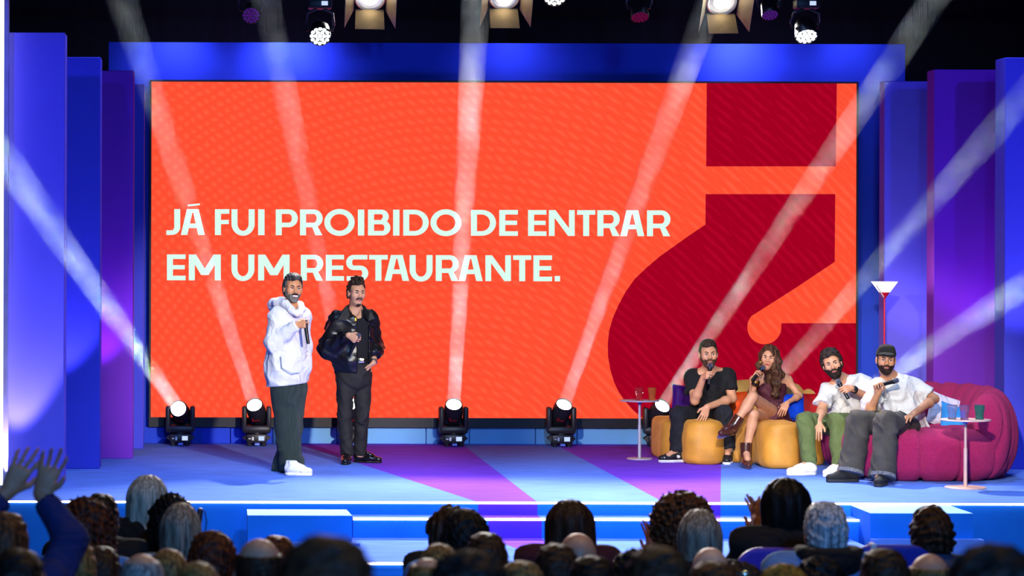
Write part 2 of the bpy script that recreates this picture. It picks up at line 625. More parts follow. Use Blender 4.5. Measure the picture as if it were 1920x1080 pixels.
def deck(name, yb, yf, z, z0, x0, x1):
    v, f, mi = stripes(yb, yf, z, x0, x1)
    v2, f2, m2 = riser(yf, z, z0, x0, x1)
    n = len(v)
    v += v2; f += [[i + n for i in q] for q in f2]; mi += m2
    n = len(v)      # ends and underside
    v += [(x0, yf, z0), (x0, yb, z0), (x0, yb, z), (x0, yf, z), (x1, yf, z0), (x1, yb, z0), (x1, yb, z), (x1, yf, z)]
    f += [[n + 3, n + 2, n + 1, n], [n + 4, n + 5, n + 6, n + 7], [n, n + 1, n + 5, n + 4]]; mi += [2, 2, 2]
    o = mk(name, v, f, None, mats=CM, fmat=mi)
    return tag(o, kind='structure')
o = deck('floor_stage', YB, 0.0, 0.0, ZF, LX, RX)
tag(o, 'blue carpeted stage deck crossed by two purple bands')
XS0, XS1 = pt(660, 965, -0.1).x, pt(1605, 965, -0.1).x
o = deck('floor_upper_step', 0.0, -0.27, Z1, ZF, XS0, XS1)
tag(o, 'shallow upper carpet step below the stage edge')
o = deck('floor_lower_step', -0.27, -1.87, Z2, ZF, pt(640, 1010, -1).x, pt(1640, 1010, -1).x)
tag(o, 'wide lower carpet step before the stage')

# white light lines along the step edges
led = emitmat('led_white', '#fff4ff', 5.0)
alu = mat('aluminium', '#b8b8c0', 0.35, 1.0, var=0.05)
def led_line(name, x0, x1, y, z, label):
    t = thing(name, ((x0 + x1) / 2, y, z), label, 'light strip', 'white light lines on the step edges')
    MB().box((x0, y - 0.006, z - 0.004), (x1, y + 0.02, z + 0.003)).build('profile', alu, t)
    MB().box((x0, y - 0.016, z - 0.014), (x1, y - 0.002, z + 0.001)).build('diffuser', led, t)
led_line('step_light', LX + .7, RX, 0.0, 0.0, 'long white light line along the stage front edge')
led_line('step_light', XS0, XS1, -0.27, Z1, 'white light line on the upper step edge')
led_line('step_light', pt(640, 1010, -1).x, pt(1640, 1010, -1).x, -1.87, Z2, 'white light line on the lower step edge, mostly behind heads')

# low blocks at both ends of the steps
def block(px0, px1, pyt, yf, yb, base, skew, label):
    a, b = pt(px0, pyt, yf), pt(px1, pyt, yf)
    t = thing('stage_block', ((a.x + b.x) / 2, (yf + yb) / 2, ZF), label, 'block')
    zt = a.z
    A = [(a.x, yf), (b.x, yf), (b.x + skew, yb), (a.x, yb)]
    MB().prism([(x, y, ZF) for x, y in A], (0, 0, zt - ZF - 0.004)).build('body', riser_blue, t)
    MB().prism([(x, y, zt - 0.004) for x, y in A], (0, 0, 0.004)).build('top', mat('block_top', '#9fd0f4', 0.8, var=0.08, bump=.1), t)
    MB().box((a.x, yf - 0.10, ZF), (b.x + 0.06, yf, pt(px0, base, yf - .1).z)).build('foot_ledge', carpet_blue, t)
block(464, 660, 966, -0.75, -0.30, 1018, -0.02, 'low blue block at the left end of the steps')
block(1632, 1824, 962, -0.62, -0.02, 1012, 0.0, 'low blue block at the right end of the steps')

# hall floor, rising towards the back rows
def zfloor(d):
    return ZF + max(0.0, (11.5 - d)) * 0.105
prof = [(0.0, ZF), (-(CAMD - 11.5), ZF), (-(CAMD - 1.0), zfloor(1.0)), (-26, zfloor(1.0))]
v, f = [], []
for y, z in prof:
    v += [(-7, y, z), (12, y, z), (-7, y, ZF - .4), (12, y, ZF - .4)]
for i in range(len(prof) - 1):
    a = i * 4; b = a + 4
    f += [[a, b, b + 1, a + 1], [a + 2, a + 3, b + 3, b + 2], [a, a + 2, b + 2, b], [a + 1, b + 1, b + 3, a + 3]]
tag(mk('floor_hall', v, f, dark_hall), 'dark sloping floor of the hall', kind='structure')

# backdrop: black drape, blue wall with the screen in it, ceiling
MB().box((-7, 8.0, ZF), (12.5, 8.1, 8.2)).build('wall_back', black_cloth, kind='structure')
MB().box((-7, -26, 8.2), (12.5, 8.1, 8.3)).build('ceiling', black_cloth, kind='structure')
MB().box((-7.1, -26, ZF), (-7.0, 8.1, 8.2)).build('wall_left', black_cloth, kind='structure')
MB().box((12.5, -26, ZF), (12.6, 8.1, 8.2)).build('wall_right', black_cloth, kind='structure')
wl, wr = pt(203, 460, YB), pt(1696, 460, YB)
zt = pt(950, 81, YB).z
sl, sr = pt(283.5, 470, YB - .1), pt(1605, 470, YB - .1)
st, sb, sf = pt(946, 155, YB - .1).z, pt(946, 784, YB - .1).z, pt(946, 802, YB - .1).z
mb = MB()
mb.box((wl.x, YB, 0), (wr.x, YB + .12, zt))
tag(mb.build('wall_screen', set_blue, kind='structure'), 'blue set wall around the screen')
# pale plinth panels under the screen, with the joints between them
px = [268, 432, 512, 632, 799, 880, 1004, 1082, 1200, 1330, 1480, 1604]
tones = [0, 0, 1, 1, 1, 1, 1, 1, 1, 1, 1]
plinth = bpy.data.objects['wall_screen']
for i in range(len(px) - 1):
    x0, x1 = pt(px[i], 815, YB - .06).x, pt(px[i + 1], 815, YB - .06).x
    MB().bbox((x0 + .004, YB - .06, 0.001), (x1 - .004, YB - .001, sf - .002), 0.004, seg=1).build('plinth_panel', set_pale if tones[i] else set_blue, plinth)

# ------------------------------------------------------------------ LED screen
def screenmat(name, c1, c2, amp, s):
    """glowing panel colour with the faint interference waves the screen shows"""
    m = bpy.data.materials.new(name); m.use_nodes = True
    nt = m.node_tree
    nt.nodes.remove(nt.nodes['Principled BSDF'])
    tc = nt.nodes.new('ShaderNodeTexCoord')
    wv = nt.nodes.new('ShaderNodeTexWave')
    wv.wave_type = 'RINGS'; wv.rings_direction = 'Y'
    wv.inputs['Scale'].default_value = 3.2
    wv.inputs['Distortion'].default_value = 2.5
    wv.inputs['Detail'].default_value = 1.0
    wv.inputs['Detail Scale'].default_value = 2.0
    mp = nt.nodes.new('ShaderNodeMapping')
    mp.inputs['Location'].default_value = (0.5, 0, 1.2)
    w2 = nt.nodes.new('ShaderNodeTexWave')
    w2.bands_direction = 'DIAGONAL'
    w2.inputs['Scale'].default_value = 5.5
    w2.inputs['Distortion'].default_value = 3.0
    n = nt.nodes.new('ShaderNodeTexNoise'); n.inputs['Scale'].default_value = 0.7
    mul = nt.nodes.new('ShaderNodeMath'); mul.operation = 'MULTIPLY'
    mul2 = nt.nodes.new('ShaderNodeMath'); mul2.operation = 'MULTIPLY'
    r = nt.nodes.new('ShaderNodeMix'); r.data_type = 'RGBA'
    r.inputs[6].default_value = (*lin(c1), 1); r.inputs[7].default_value = (*lin(c2), 1)
    nt.links.new(tc.outputs['Object'], mp.inputs[0])
    nt.links.new(mp.outputs[0], wv.inputs['Vector']); nt.links.new(mp.outputs[0], w2.inputs['Vector']); nt.links.new(mp.outputs[0], n.inputs['Vector'])
    nt.links.new(wv.outputs['Fac'], mul.inputs[0]); nt.links.new(w2.outputs['Fac'], mul.inputs[1])
    nt.links.new(mul.outputs[0], mul2.inputs[0]); mul2.inputs[1].default_value = amp
    nt.links.new(mul2.outputs[0], r.inputs[0])
    e = nt.nodes.new('ShaderNodeEmission'); e.inputs[1].default_value = s
    nt.links.new(r.outputs[2], e.inputs[0])
    nt.links.new(e.outputs[0], nt.nodes['Material Output'].inputs[0])
    return m
scr_red = screenmat('screen_red', '#ff4f33', '#ff7a58', 0.30, 1.0)
scr_dark = screenmat('screen_dark_red', '#a20020', '#c80a34', 0.38, 1.0)
scr_text = emitmat('screen_text', '#dcfff2', 1.0)
frame_m = mat('screen_frame', '#16131c', 0.5, var=0.2)
YS = YB - .10
t = thing('led_screen', ((sl.x + sr.x) / 2, YS, sf), 'huge red video wall with white sentence and dark red question mark shape', 'screen')
mb = MB()
mb.box((sl.x - .02, YS + .003, sf), (sr.x + .02, YB - .002, st + .02))
mb.box((sl.x - .02, YS - .02, sf), (sr.x + .02, YS + .003, sb))
mb.box((sl.x - .02, YS - .02, st), (sr.x + .02, YS + .003, st + .02))
mb.box((sl.x - .02, YS - .02, sb), (sl.x, YS + .003, st))
mb.box((sr.x, YS - .02, sb), (sr.x + .02, YS + .003, st))
mb.build('frame', frame_m, t)
mk('display', [(sl.x, YS, sb), (sr.x, YS, sb), (sr.x, YS, st), (sl.x, YS, st)], [[0, 1, 2, 3]], scr_red, t)
def flat(name, polys, m, dy):
    v, f = [], []
    for P in polys:
        n = len(v)
        for x, y in P:
            q = pt(x, y, YS); v.append((min(max(q.x, sl.x), sr.x), YS - dy, min(max(q.z, sb), st)))
        f.append([n + i for i in range(len(P))])
    return mk(name, v, f, m, t)
flat('graphic_block', [[(1325, 150), (1569, 150), (1567, 312), (1324, 312)]], scr_dark, .003)
circ = [(1433 + 32 * math.cos(a), 613.5 + 32 * math.sin(a)) for a in [math.radians(z) for z in range(232, -16, -12)]]
left = [(1322.6, 421), (1290, 443), (1262, 463), (1238, 480), (1212, 502), (1190, 523), (1173, 547), (1160, 571), (1149, 596), (1142, 620), (1139.5, 644), (1140, 668), (1144, 692), (1151, 716), (1160, 735), (1172, 752), (1186, 768), (1202, 782), (1210, 790)]
flat('graphic_hook', [[(1323, 364), (1566, 364), (1565, 491), (1490, 541)] + [(1413, 590)] + circ[1:] + [(1465, 606), (1606, 606), (1606, 795)] + [(1210, 795)] + left[::-1]], scr_dark, .003)

def arc(cx, cy, rx, ry, tx, ty, a0, a1, n=14):
    """elliptic ring sector, outer radii rx/ry, stroke tx/ty; y down, degrees"""
    out = []
    A = [math.radians(a0 + (a1 - a0) * i / n) for i in range(n + 1)]
    for p, q in zip(A[:-1], A[1:]):
        out.append([(cx + rx * math.cos(p), cy + ry * math.sin(p)), (cx + rx * math.cos(q), cy + ry * math.sin(q)),
                    (cx + (rx - tx) * math.cos(q), cy + (ry - ty) * math.sin(q)), (cx + (rx - tx) * math.cos(p), cy + (ry - ty) * math.sin(p))])
    return out
def R_(x0, y0, x1, y1): return [(x0, y0), (x1, y0), (x1, y1), (x0, y1)]
H_ = 48.5
SV, SH = 11.3, 8.6
def glyph(ch, w):
    """letter outlines in pixels, origin at the cap line's left end"""
    h = H_
    if ch == 'I': return [R_(0, 0, w, h)]
    if ch == '.': return [R_(0, h - w, w, h)]
    if ch == 'J': return [R_(w - SV, 0, w, h - 15)] + arc(w - 16, h - 15, 16, 15, SV, SH, 0, 90) + [R_(0, h - SH, w - 16, h)]
    if ch == 'A' or ch == 'Á':
        m = w / 2; a = 12
        g = [[(m - 11, 0), (m, 0), (m, 7), (m - 1, 7), (12.2, h), (0, h)], [(m, 0), (m + 11, 0), (w, h), (w - 12.2, h), (m + 1, 7), (m, 7)],
             [(m - 8, 27), (m + 8, 27), (m + 11, 35.5), (m - 11, 35.5)]]
        if ch == 'Á': g.append([(m - 9, -8.5), (m + 13.5, -10.8), (m + 13, -7.3), (m - 9.5, -5.2)])
        return g
    if ch == 'F': return [R_(0, 0, SV, h), R_(SV, 0, w, SH), R_(SV, 20, w - 1, 28)]
    if ch == 'E': return [R_(0, 0, SV, h), R_(SV, 0, w, SH), R_(SV, 20, w - 1.5, 28), R_(SV, h - SH, w, h)]
    if ch == 'T': return [R_(0, 0, w, SH), R_(w / 2 - SV / 2, SH, w / 2 + SV / 2, h)]
    if ch == 'U':
        ry = 22
        return [R_(0, 0, SV, h - ry + 1), R_(w - SV, 0, w, h - ry + 1)] + arc(w / 2, h - ry + .8, w / 2, ry + .4, SV, SH + .6, 0, 180, 20)
    if ch == 'O': return arc(w / 2, h / 2, w / 2, h / 2 + 1, SV, SH + 1, 0, 360, 40)
    if ch == 'D':
        rx = min(w - 12, 27)
        return [R_(0, 0, SV, h), R_(SV, 0, w - rx, SH), R_(SV, h - SH, w - rx, h)] + arc(w - rx, h / 2, rx, h / 2, SV, SH, -90, 90, 18)
    if ch in 'PR':
        b = 33.5; rx = 17
        g = [R_(0, 0, SV, h), R_(SV, 0, w - rx, SH), R_(SV, b - SH, w - rx, b)] + arc(w - rx, b / 2, rx, b / 2, SV, SH, -90, 90, 14)
        if ch == 'R': g.append([(w - 22, b - SH + 2), (w - 11, b - SH + 4), (w - .5, h), (w - 13.5, h)])
        return g
    if ch == 'B':
        m = 22.5; r1 = 14; r2 = 15
        g = [R_(0, 0, SV, h), R_(SV, 0, w - r1 - 2, SH), R_(SV, m - 3, w - r2, m + 5), R_(SV, h - SH, w - r2, h)]
        g += arc(w - r1 - 3, 13, r1, 13, SV, SH, -90, 90) + arc(w - r2, (h + m - 3) / 2, r2, (h - m + 3) / 2, SV, SH, -90, 90)
        return g
    if ch == 'N': return [R_(0, 0, SV - .5, h), R_(w - SV + .5, 0, w, h), [(0, 0), (12.5, 0), (w, h), (w - 12.5, h)]]
    if ch == 'M':
        m = w / 2
        return [R_(0, 0, SV, h), R_(w - SV, 0, w, h), [(0, 0), (13.5, 0), (m + 1, 28), (m + 7, 38.5), (m - 7, 38.5)], [(w - 13.5, 0), (w, 0), (m + 7, 38.5), (m - 7, 38.5), (m - 1, 28)]]
    if ch == 'S':
        g = [R_(15, 0, w - 2, SH), R_(2, h - SH, w - 15, h), [(15, 20), (w - 15, 20), (w - 15, 28.5), (15, 28.5)]]
        g += arc(15, 14.2, 14, 14.2, SV, SH, 90, 270) + arc(w - 15, h - 14.2, 14.5, 14.2, SV, SH, -90, 90)
        return g
L1 = [('J', 312, 338), ('Á', 339, 384), ('F', 403, 430), ('U', 434, 477.5), ('I', 484, 496), ('P', 517, 558.5), ('R', 562.5, 605), ('O', 608, 665), ('I', 671, 683), ('B', 690, 732), ('I', 737, 749), ('D', 756, 804), ('O', 807, 865),
      ('D', 883, 930), ('E', 936, 971), ('E', 990, 1024.5), ('N', 1029, 1077.5), ('T', 1082, 1116), ('R', 1120, 1162), ('A', 1163, 1208), ('R', 1213, 1257)]
L2 = [('E', 313, 348), ('M', 354, 414), ('U', 434, 477), ('M', 484, 543), ('R', 564, 606), ('E', 611, 645), ('S', 648, 691), ('T', 692, 727), ('A', 721, 767), ('U', 768, 811), ('R', 817, 860), ('A', 860, 905), ('N', 910, 958), ('T', 962, 996), ('E', 1000, 1035), ('.', 1040, 1050)]
for row, y0 in ((L1, 392.0), (L2, 477.0)):
    for ch, a, b in row:
        yy = y0 + (a - 312) * 0.0027
        flat('letter', [[(a + x, yy + y) for x, y in P] for P in glyph(ch, b - a)], scr_text, .0035 if ch not in 'NMA' else .004)

# ------------------------------------------------------------------ side flats
def panel(px_l, px_r, py_b, py_t, depth, m, label, rim=False, lean=0.0):
    c = onfloor((px_l + px_r) / 2, py_b)
    y = c.y
    x0, x1 = pt(px_l, 400, y).x, pt(px_r, 400, y).x
    z = pt((px_l + px_r) / 2, py_t, y).z
    t = thing('side_flat', ((x0 + x1) / 2, y, 0), label, 'set panel', 'tall coloured flats beside the screen')
    MB().bbox((x0, y, 0.0), (x1, y + depth, z), 0.006, seg=1).build('panel', m, t)
    MB().box((x0 + .02, y + depth, 0.0), (x0 + .07, y + depth + .35, .05)).box((x0 + .04, y + depth, 0.0), (x0 + .07, y + depth + .03, z - .5)).build('brace', mat('timber', '#8a6a48', .8), t)
    if rim:
        MB().box((x1 - .008, y - .004, .35), (x1 + .004, y + .001, 1.35)).build('light_line', led, t)
    return t
flat_blue = mat('flat_blue', '#5052e4', 0.75, var=0.04, vscale=2, spec=0.2)
flat_violet = mat('flat_violet', '#6c64ea', 0.75, var=0.04, vscale=2, spec=0.2)
flat_purple = mat('flat_purple', '#7c34c2', 0.75, var=0.04, vscale=2, spec=0.2)
panel(8, 121, 907, 61, .30, flat_violet, 'nearest tall violet-blue flat at the far left of the stage')
panel(112, 188, 879, 107, .30, flat_blue, 'tall deep blue flat second from the left')
panel(178, 250, 860, 132, .25, flat_purple, 'dark purple flat left of the screen')
panel(238, 270, 841, 158, .20, flat_blue, 'narrow blue flat next to the screen left edge')
panel(1658, 1750, 845, 152, .20, flat_violet, 'violet-blue flat right of the screen behind the floor lamp', rim=True)
panel(1751, 1900, 861, 130, .25, flat_purple, 'broad purple flat right of the screen')
panel(1884, 2010, 880, 108, .30, flat_blue, 'blue flat at the right edge of the picture')
# bright white pillar at the left edge
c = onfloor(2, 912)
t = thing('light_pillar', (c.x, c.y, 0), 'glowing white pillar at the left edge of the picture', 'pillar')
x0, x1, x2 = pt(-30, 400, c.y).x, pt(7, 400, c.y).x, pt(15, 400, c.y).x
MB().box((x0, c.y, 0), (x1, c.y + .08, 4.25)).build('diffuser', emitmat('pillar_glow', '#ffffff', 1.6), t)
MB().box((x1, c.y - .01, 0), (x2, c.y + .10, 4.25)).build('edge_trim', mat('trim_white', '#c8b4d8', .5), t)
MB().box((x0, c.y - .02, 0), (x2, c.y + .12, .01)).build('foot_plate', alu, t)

# ================================================================== lighting fixtures
black_plastic = mat('black_plastic', '#26242a', 0.42, var=0.15, vscale=20)
black_metal = mat('black_metal', '#141318', 0.4, 0.6, var=0.15)
lens_glow = emitmat('beam_lens', '#f4fff8', 9.0)
lcd = emitmat('lcd_glow', '#b9ccff', 1.2)
redink = mat('red_print', '#b01828', .5)
silver = mat('silver_paint', '#c9ccd4', 0.35, 0.8, var=0.05)

def haze_mat():
    m = bpy.data.materials.new('haze'); m.use_nodes = True
    nt = m.node_tree
    nt.nodes.remove(nt.nodes['Principled BSDF'])
    vsn = nt.nodes.new('ShaderNodeVolumeScatter')
    vsn.inputs['Color'].default_value = (0.95, 0.97, 1, 1)
    vsn.inputs['Anisotropy'].default_value = 0.35
    tc = nt.nodes.new('ShaderNodeTexCoord')
    n = nt.nodes.new('ShaderNodeTexNoise'); n.inputs['Scale'].default_value = 3.2; n.inputs['Detail'].default_value = 5.0; n.inputs['Distortion'].default_value = 1.2
    r = nt.nodes.new('ShaderNodeMapRange')
    r.inputs[1].default_value = 0.40; r.inputs[2].default_value = 0.72; r.inputs[3].default_value = 0.025; r.inputs[4].default_value = 0.16
    nt.links.new(tc.outputs['Object'], n.inputs['Vector'])
    nt.links.new(n.outputs[0], r.inputs[0])
    nt.links.new(r.outputs[0], vsn.inputs['Density'])
    nt.links.new(vsn.outputs[0], nt.nodes['Material Output'].inputs['Volume'])
    return m
HAZE = haze_mat()

def moving_head(px, lens_px, lens_py, end_px, end_py, end_Y, label, beam_label, energy, r1=.145, Y=5.86, color=(0.88, 0.95, 1.0)):
    base = Vector((pt(px, 820, Y).x, Y, 0))
    t = thing('moving_head', base, label, 'stage light', 'moving head lights on the floor before the screen')
    x, y, z = base
    MB().bbox((x - .105, y - .10, .035), (x + .105, y + .10, .125), .012).build('base', black_plastic, t, True)
    for sx in (-1, 1):
        MB().prism([(x + sx * .105, y - .06, .05), (x + sx * .15, y - .05, .085), (x + sx * .105, y - .06, .12)], (0, .11, 0)).build('carry_handle', black_plastic, t)
        for sy in (-1, 1):
            MB().cyl((x + sx * .075, y + sy * .07, 0), (x + sx * .075, y + sy * .07, .036), .022, .026, 10).build('foot', black_plastic, t, True)
    MB().box((x + .02, y - .1035, .06), (x + .08, y - .0995, .105)).build('display', lcd, t)
    MB().box((x - .085, y - .1035, .075), (x - .06, y - .0995, .085)).box((x - .05, y - .1035, .062), (x - .03, y - .0995, .098)).build('connector', silver, t)
    MB().box((x - .02, y - .105, .012), (x + .03, y - .07, .034)).build('cable_plug', mat('plug_blue', '#6f8cff', .4), t)
    yk = MB()
    yk.bbox((x - .15, y - .075, .13), (x + .15, y + .075, .215), .03)
    for sx in (-1, 1):
        yk.bbox((x + sx * .128 - .026, y - .07, .15), (x + sx * .128 + .026, y + .07, .415), .022)
    yk.cyl((x, y, .12), (x, y, .14), .07, n=20)
    yk.build('yoke', black_plastic, t, True)
    piv = Vector((x, y, .355))
    L0 = pt(lens_px, lens_py, Y - .10)
    end = pt(end_px, end_py, end_Y)
    d = (end - piv).normalized()
    hd = MB()
    M = frame_z(piv, d)
    hd.lathe([(0.0, -.15), (.075, -.145), (.093, -.12), (.098, -.02), (.098, .06), (.092, .10), (.088, .125), (.08, .125), (.078, .112), (0.0, .112)], M, 28)
    hd.build('lamp_head', black_plastic, t, True)
    MB().box((-.05, -.101, -.03), (.03, -.097, -.02), M).box((-.05, -.101, -.02), (-.035, -.097, .015), M).build('printed_mark', redink, t)
    MB().lathe([(0.0, .127), (.05, .125), (.079, .114), (.0, .113)], M, 28).build('lens', lens_glow, t, True)
    # the lamp's own light, and the haze it cuts through
    l = bpy.data.lights.new('beam_lamp', 'AREA'); l.shape = 'DISK'; l.size = .14; l.energy = energy; l.color = color
    l.spread = math.radians(2.3)
    lo = bpy.data.objects.new('beam_lamp', l); COL.objects.link(lo)
    lp = piv + d * .135
    lo.location = lp; lo.rotation_euler = d.to_track_quat('-Z', 'Y').to_euler()
    Lm = (end - lp).length
    b = MB().lathe([(.07, 0.004), (.07 + (r1 - .07) * .5, Lm * .5), (r1, Lm)], frame_z(lp, d), 20).build('light_beam', HAZE, None, True, org=lp)
    tag(b, beam_label, 'light beam', 'hazy light beams from the moving heads')
    return t
BE = 3.0
moving_head(338, 333, 768, -70, 185, -2.6, 'moving head light on the floor, leftmost, lens glaring', 'hazy beam crossing the left flats from the leftmost moving head', BE * 1.0)
moving_head(481, 480, 763, 205, -70, 1.0, 'moving head light second from the left beside the white hoodie man', 'faint beam from the second moving head up past the word beginning', BE * .7)
moving_head(660, 660, 763, 482, -80, 1.8, 'moving head light hidden behind the legs of the leather jacket man', 'faint beam rising behind the leather jacket man to the top', BE * .55)
moving_head(850, 850, 760, 897, -80, 1.8, 'moving head light in the middle of the stage below the text', 'bright steep beam rising between the letters O and D', BE * 1.5)
moving_head(1052, 1056, 757, 1362, -80, 2.0, 'moving head light right of the middle, lens tilted away', 'beam leaning right, ending above the word ENTRAR', BE * .8)
moving_head(1233, 1243, 762, 1800, -75, 1.2, 'moving head light beside the left side table behind the man in black', 'long diagonal beam over the dark red hook shape', BE * 1.0)
moving_head(1400, 1400, 765, 2000, 90, 0.0, 'moving head light hidden behind the yellow sofa', 'diagonal beam over the purple flat on the right', BE * .9)
moving_head(1556, 1556, 765, 2000, 486, 0.2, 'moving head light hidden behind the purple sofa', 'low beam from behind the man in the cap to the right', BE * 1.1)

# lighting bars above the picture
for yb, zb, lb in ((4.5, 4.95, 'black lighting bar above the stage carrying the barn door lamps'), (3.4, 4.98, 'second black lighting bar above the stage carrying the round wash lights')):
    t = thing('lighting_bar', (3, yb, zb), lb, 'lighting bar')
    MB().cyl((-4.5, yb, zb), (10.5, yb, zb), .025, n=12).build('pipe', black_metal, t, True)
    for hx in (-4, 0.4, 5, 9.8):
        MB().cyl((hx, yb, zb), (hx, yb, 8.2), .006, n=6).build('hanger', black_metal, t)

door_m = mat('barn_door', '#a08a68', 0.5, 0.2, var=0.15, vscale=10)
fres_glow = emitmat('fresnel_lens', '#fff0cc', 12.0)
def fresnel(px, py, rot, label, energy):
    Y = 4.5
    c = pt(px, py, Y)
    t = thing('barn_door_lamp', (c.x, Y, 4.95), label, 'stage light', 'barn door lamps above the stage')
    d = Vector((0.0, -.80, -.60)).normalized()
    d = (d + Vector((rot * .25, 0, 0))).normalized()
    M = frame_z(c, d, x=Vector((1, 0, 0))) @ Matrix.Scale(1.22, 4)
    MB().lathe([(0, -.34), (.10, -.34), (.125, -.30), (.125, -.02), (.135, -.01), (.135, .0), (.108, .0), (.108, -.02), (0, -.02)], M, 28).build('housing', black_metal, t, True)
    MB().lathe([(0, .012), (.05, .008), (.105, -.012), (0, -.013)], M, 24).build('lens', fres_glow, t, True)
    MB().lathe([(.107, .001), (.118, .012), (.128, .001)], M, 28).build('lens_ring', silver, t, True)
    # four hinged leaves
    for k in range(4):
        a = k * PI / 2
        Rz = Matrix.Rotation(a, 4, 'Z')
        sp = .13 if k % 2 == 0 else .105
        w0, w1, ln = .115, .17 if k % 2 == 0 else .12, .19
        P = [(sp, -w0, 0.005), (sp, w0, 0.005), (sp + .075, w1, ln), (sp + .075, -w1, ln)]
        P = [M @ Rz @ Vector(p) for p in P]
        nrm = (P[1] - P[0]).cross(P[2] - P[0]).normalized() * .004
        MB().prism(P, nrm).build('barn_door_leaf', door_m, t)
    yk = MB()
    for sx in (-1, 1):
        yk.tube([c + d * -.15 + Vector((sx * .14, 0, 0)), c + d * -.15 + Vector((sx * .15, 0, .18)), Vector((c.x + sx * .08, Y, 4.86))], .012)
    yk.box((c.x - .09, Y - .02, 4.85), (c.x + .09, Y + .02, 4.875)).cyl((c.x, Y, 4.86), (c.x, Y, 4.922), .02)
    yk.build('yoke', black_metal, t)
    s = spot('fresnel_lamp', c + d * .03, c + d * 3, energy, (1.0, .93, .88), 62, .6, .06)
fresnel(694, -4, -.1, 'open barn door lamp at the top, left of the three', 2100)
fresnel(946, -6, 0, 'open barn door lamp at the top, middle of the three', 1500)
fresnel(1354, 4, .1, 'open barn door lamp at the top, right of the three', 2100)

cell_glow = emitmat('wash_cell', '#f6fff4', 4.0)
cell_dim = emitmat('wash_cell_purple', '#7a2cc0', .28)
cell_red = emitmat('wash_cell_magenta', '#a01860', .30)
def wash(px, py, r, glow, tilt, label, boxy=True):
    Y = 3.4
    c = pt(px, py, Y)
    t = thing('wash_light', (c.x, Y, 4.98), label, 'stage light', 'round multi-lens wash lights above the stage')
    d = Vector((tilt[0], tilt[1], tilt[2])).normalized()
    M = frame_z(c, d, x=Vector((1, 0, 0)))
    MB().lathe([(0, -.20), (r * .6, -.20), (r * .92, -.14), (r * 1.05, -.03), (r * 1.05, .005), (r, .008), (r, -.004), (0, -.004)], M, 28).build('lamp_head', black_plastic, t, True)
    pos = [(0, 0)] + [(r * .42 * math.cos(a * PI / 3), r * .42 * math.sin(a * PI / 3)) for a in range(6)] + [(r * .80 * math.cos(a * PI / 6), r * .80 * math.sin(a * PI / 6)) for a in range(12)]
    for qx, qy in pos:
        MB().lathe([(0, .010), (r * .13, .008), (r * .19, -.002), (0, -.003)], M @ Matrix.Translation((qx, qy, 0)), 10).build('lens_cell', glow, t, True)
    hb = c - d * .10
    yk = MB()
    for sx in (-1, 1):
        yk.tube([hb + Vector((sx * (r + .015), 0, 0)), hb + Vector((sx * (r + .035), 0, .06)), Vector((c.x + sx * (r + .02), Y, c.z + .22)), Vector((c.x + sx * .03, Y, c.z + .26))], .014)
    yk.build('yoke', black_plastic, t, True)
    zb = min(c.z + .26, 4.84)
    MB().bbox((c.x - .11, Y - .09, zb), (c.x + .11, Y + .09, zb + .09), .012).build('base', black_plastic, t, True)
    MB().box((c.x + .01, Y - .094, zb + .025), (c.x + .07, Y - .089, zb + .065)).build('display', lcd, t)
    MB().cyl((c.x, Y, zb + .09), (c.x, Y, 4.953), .018).build('clamp', black_metal, t)
wash(600, 68, .098, cell_glow, (-.02, -.75, -.50), 'lit white round wash light over the screen top left')
wash(1041, -6, .105, cell_glow, (0, -.6, -.55), 'lit white round wash light at the top middle, half cut off')
wash(1512, 68, .100, cell_glow, (0, -.55, -.75), 'lit white round wash light over the screen top right')
wash(471, 29, .082, cell_dim, (0, -.8, -.45), 'dim violet round wash light at the top left')
wash(1200, 32, .082, cell_red, (0, -.45, -.7), 'dim magenta round wash light between two barn door lamps')
wash(1444, 28, .075, cell_dim, (0, -.5, -.7), 'dim purple round wash light beside the right barn door lamp')

# ================================================================== people: shared builders
def unit(v):
    return Vector(v).normalized()

class Head:
    """local axes: s = towards the person's left, f = forward, u = up"""
    def __init__(h, c, f, u=(0, 0, 1), k=1.0, wide=1.0):
        h.c = Vector(c); h.f = unit(f); h.u = unit(Vector(u) - h.f * h.f.dot(Vector(u)))
        h.s = h.u.cross(h.f); h.k = k; h.w = wide
        h.R = Matrix((h.s, h.f, h.u)).transposed()
    def p(h, s, f, u):
        return h.c + (h.s * s * h.w + h.f * f + h.u * u) * h.k
    def r(h, a, b, c):
        return (a * h.k * h.w, b * h.k, c * h.k)
    def loc(h, X, Y, Z):
        x, y, z = X - h.c.x, Y - h.c.y, Z - h.c.z
        q = []
        for a, kk in ((h.s, h.k * h.w), (h.f, h.k), (h.u, h.k)):
            q.append((x * a.x + y * a.y + z * a.z) / kk)
        return q

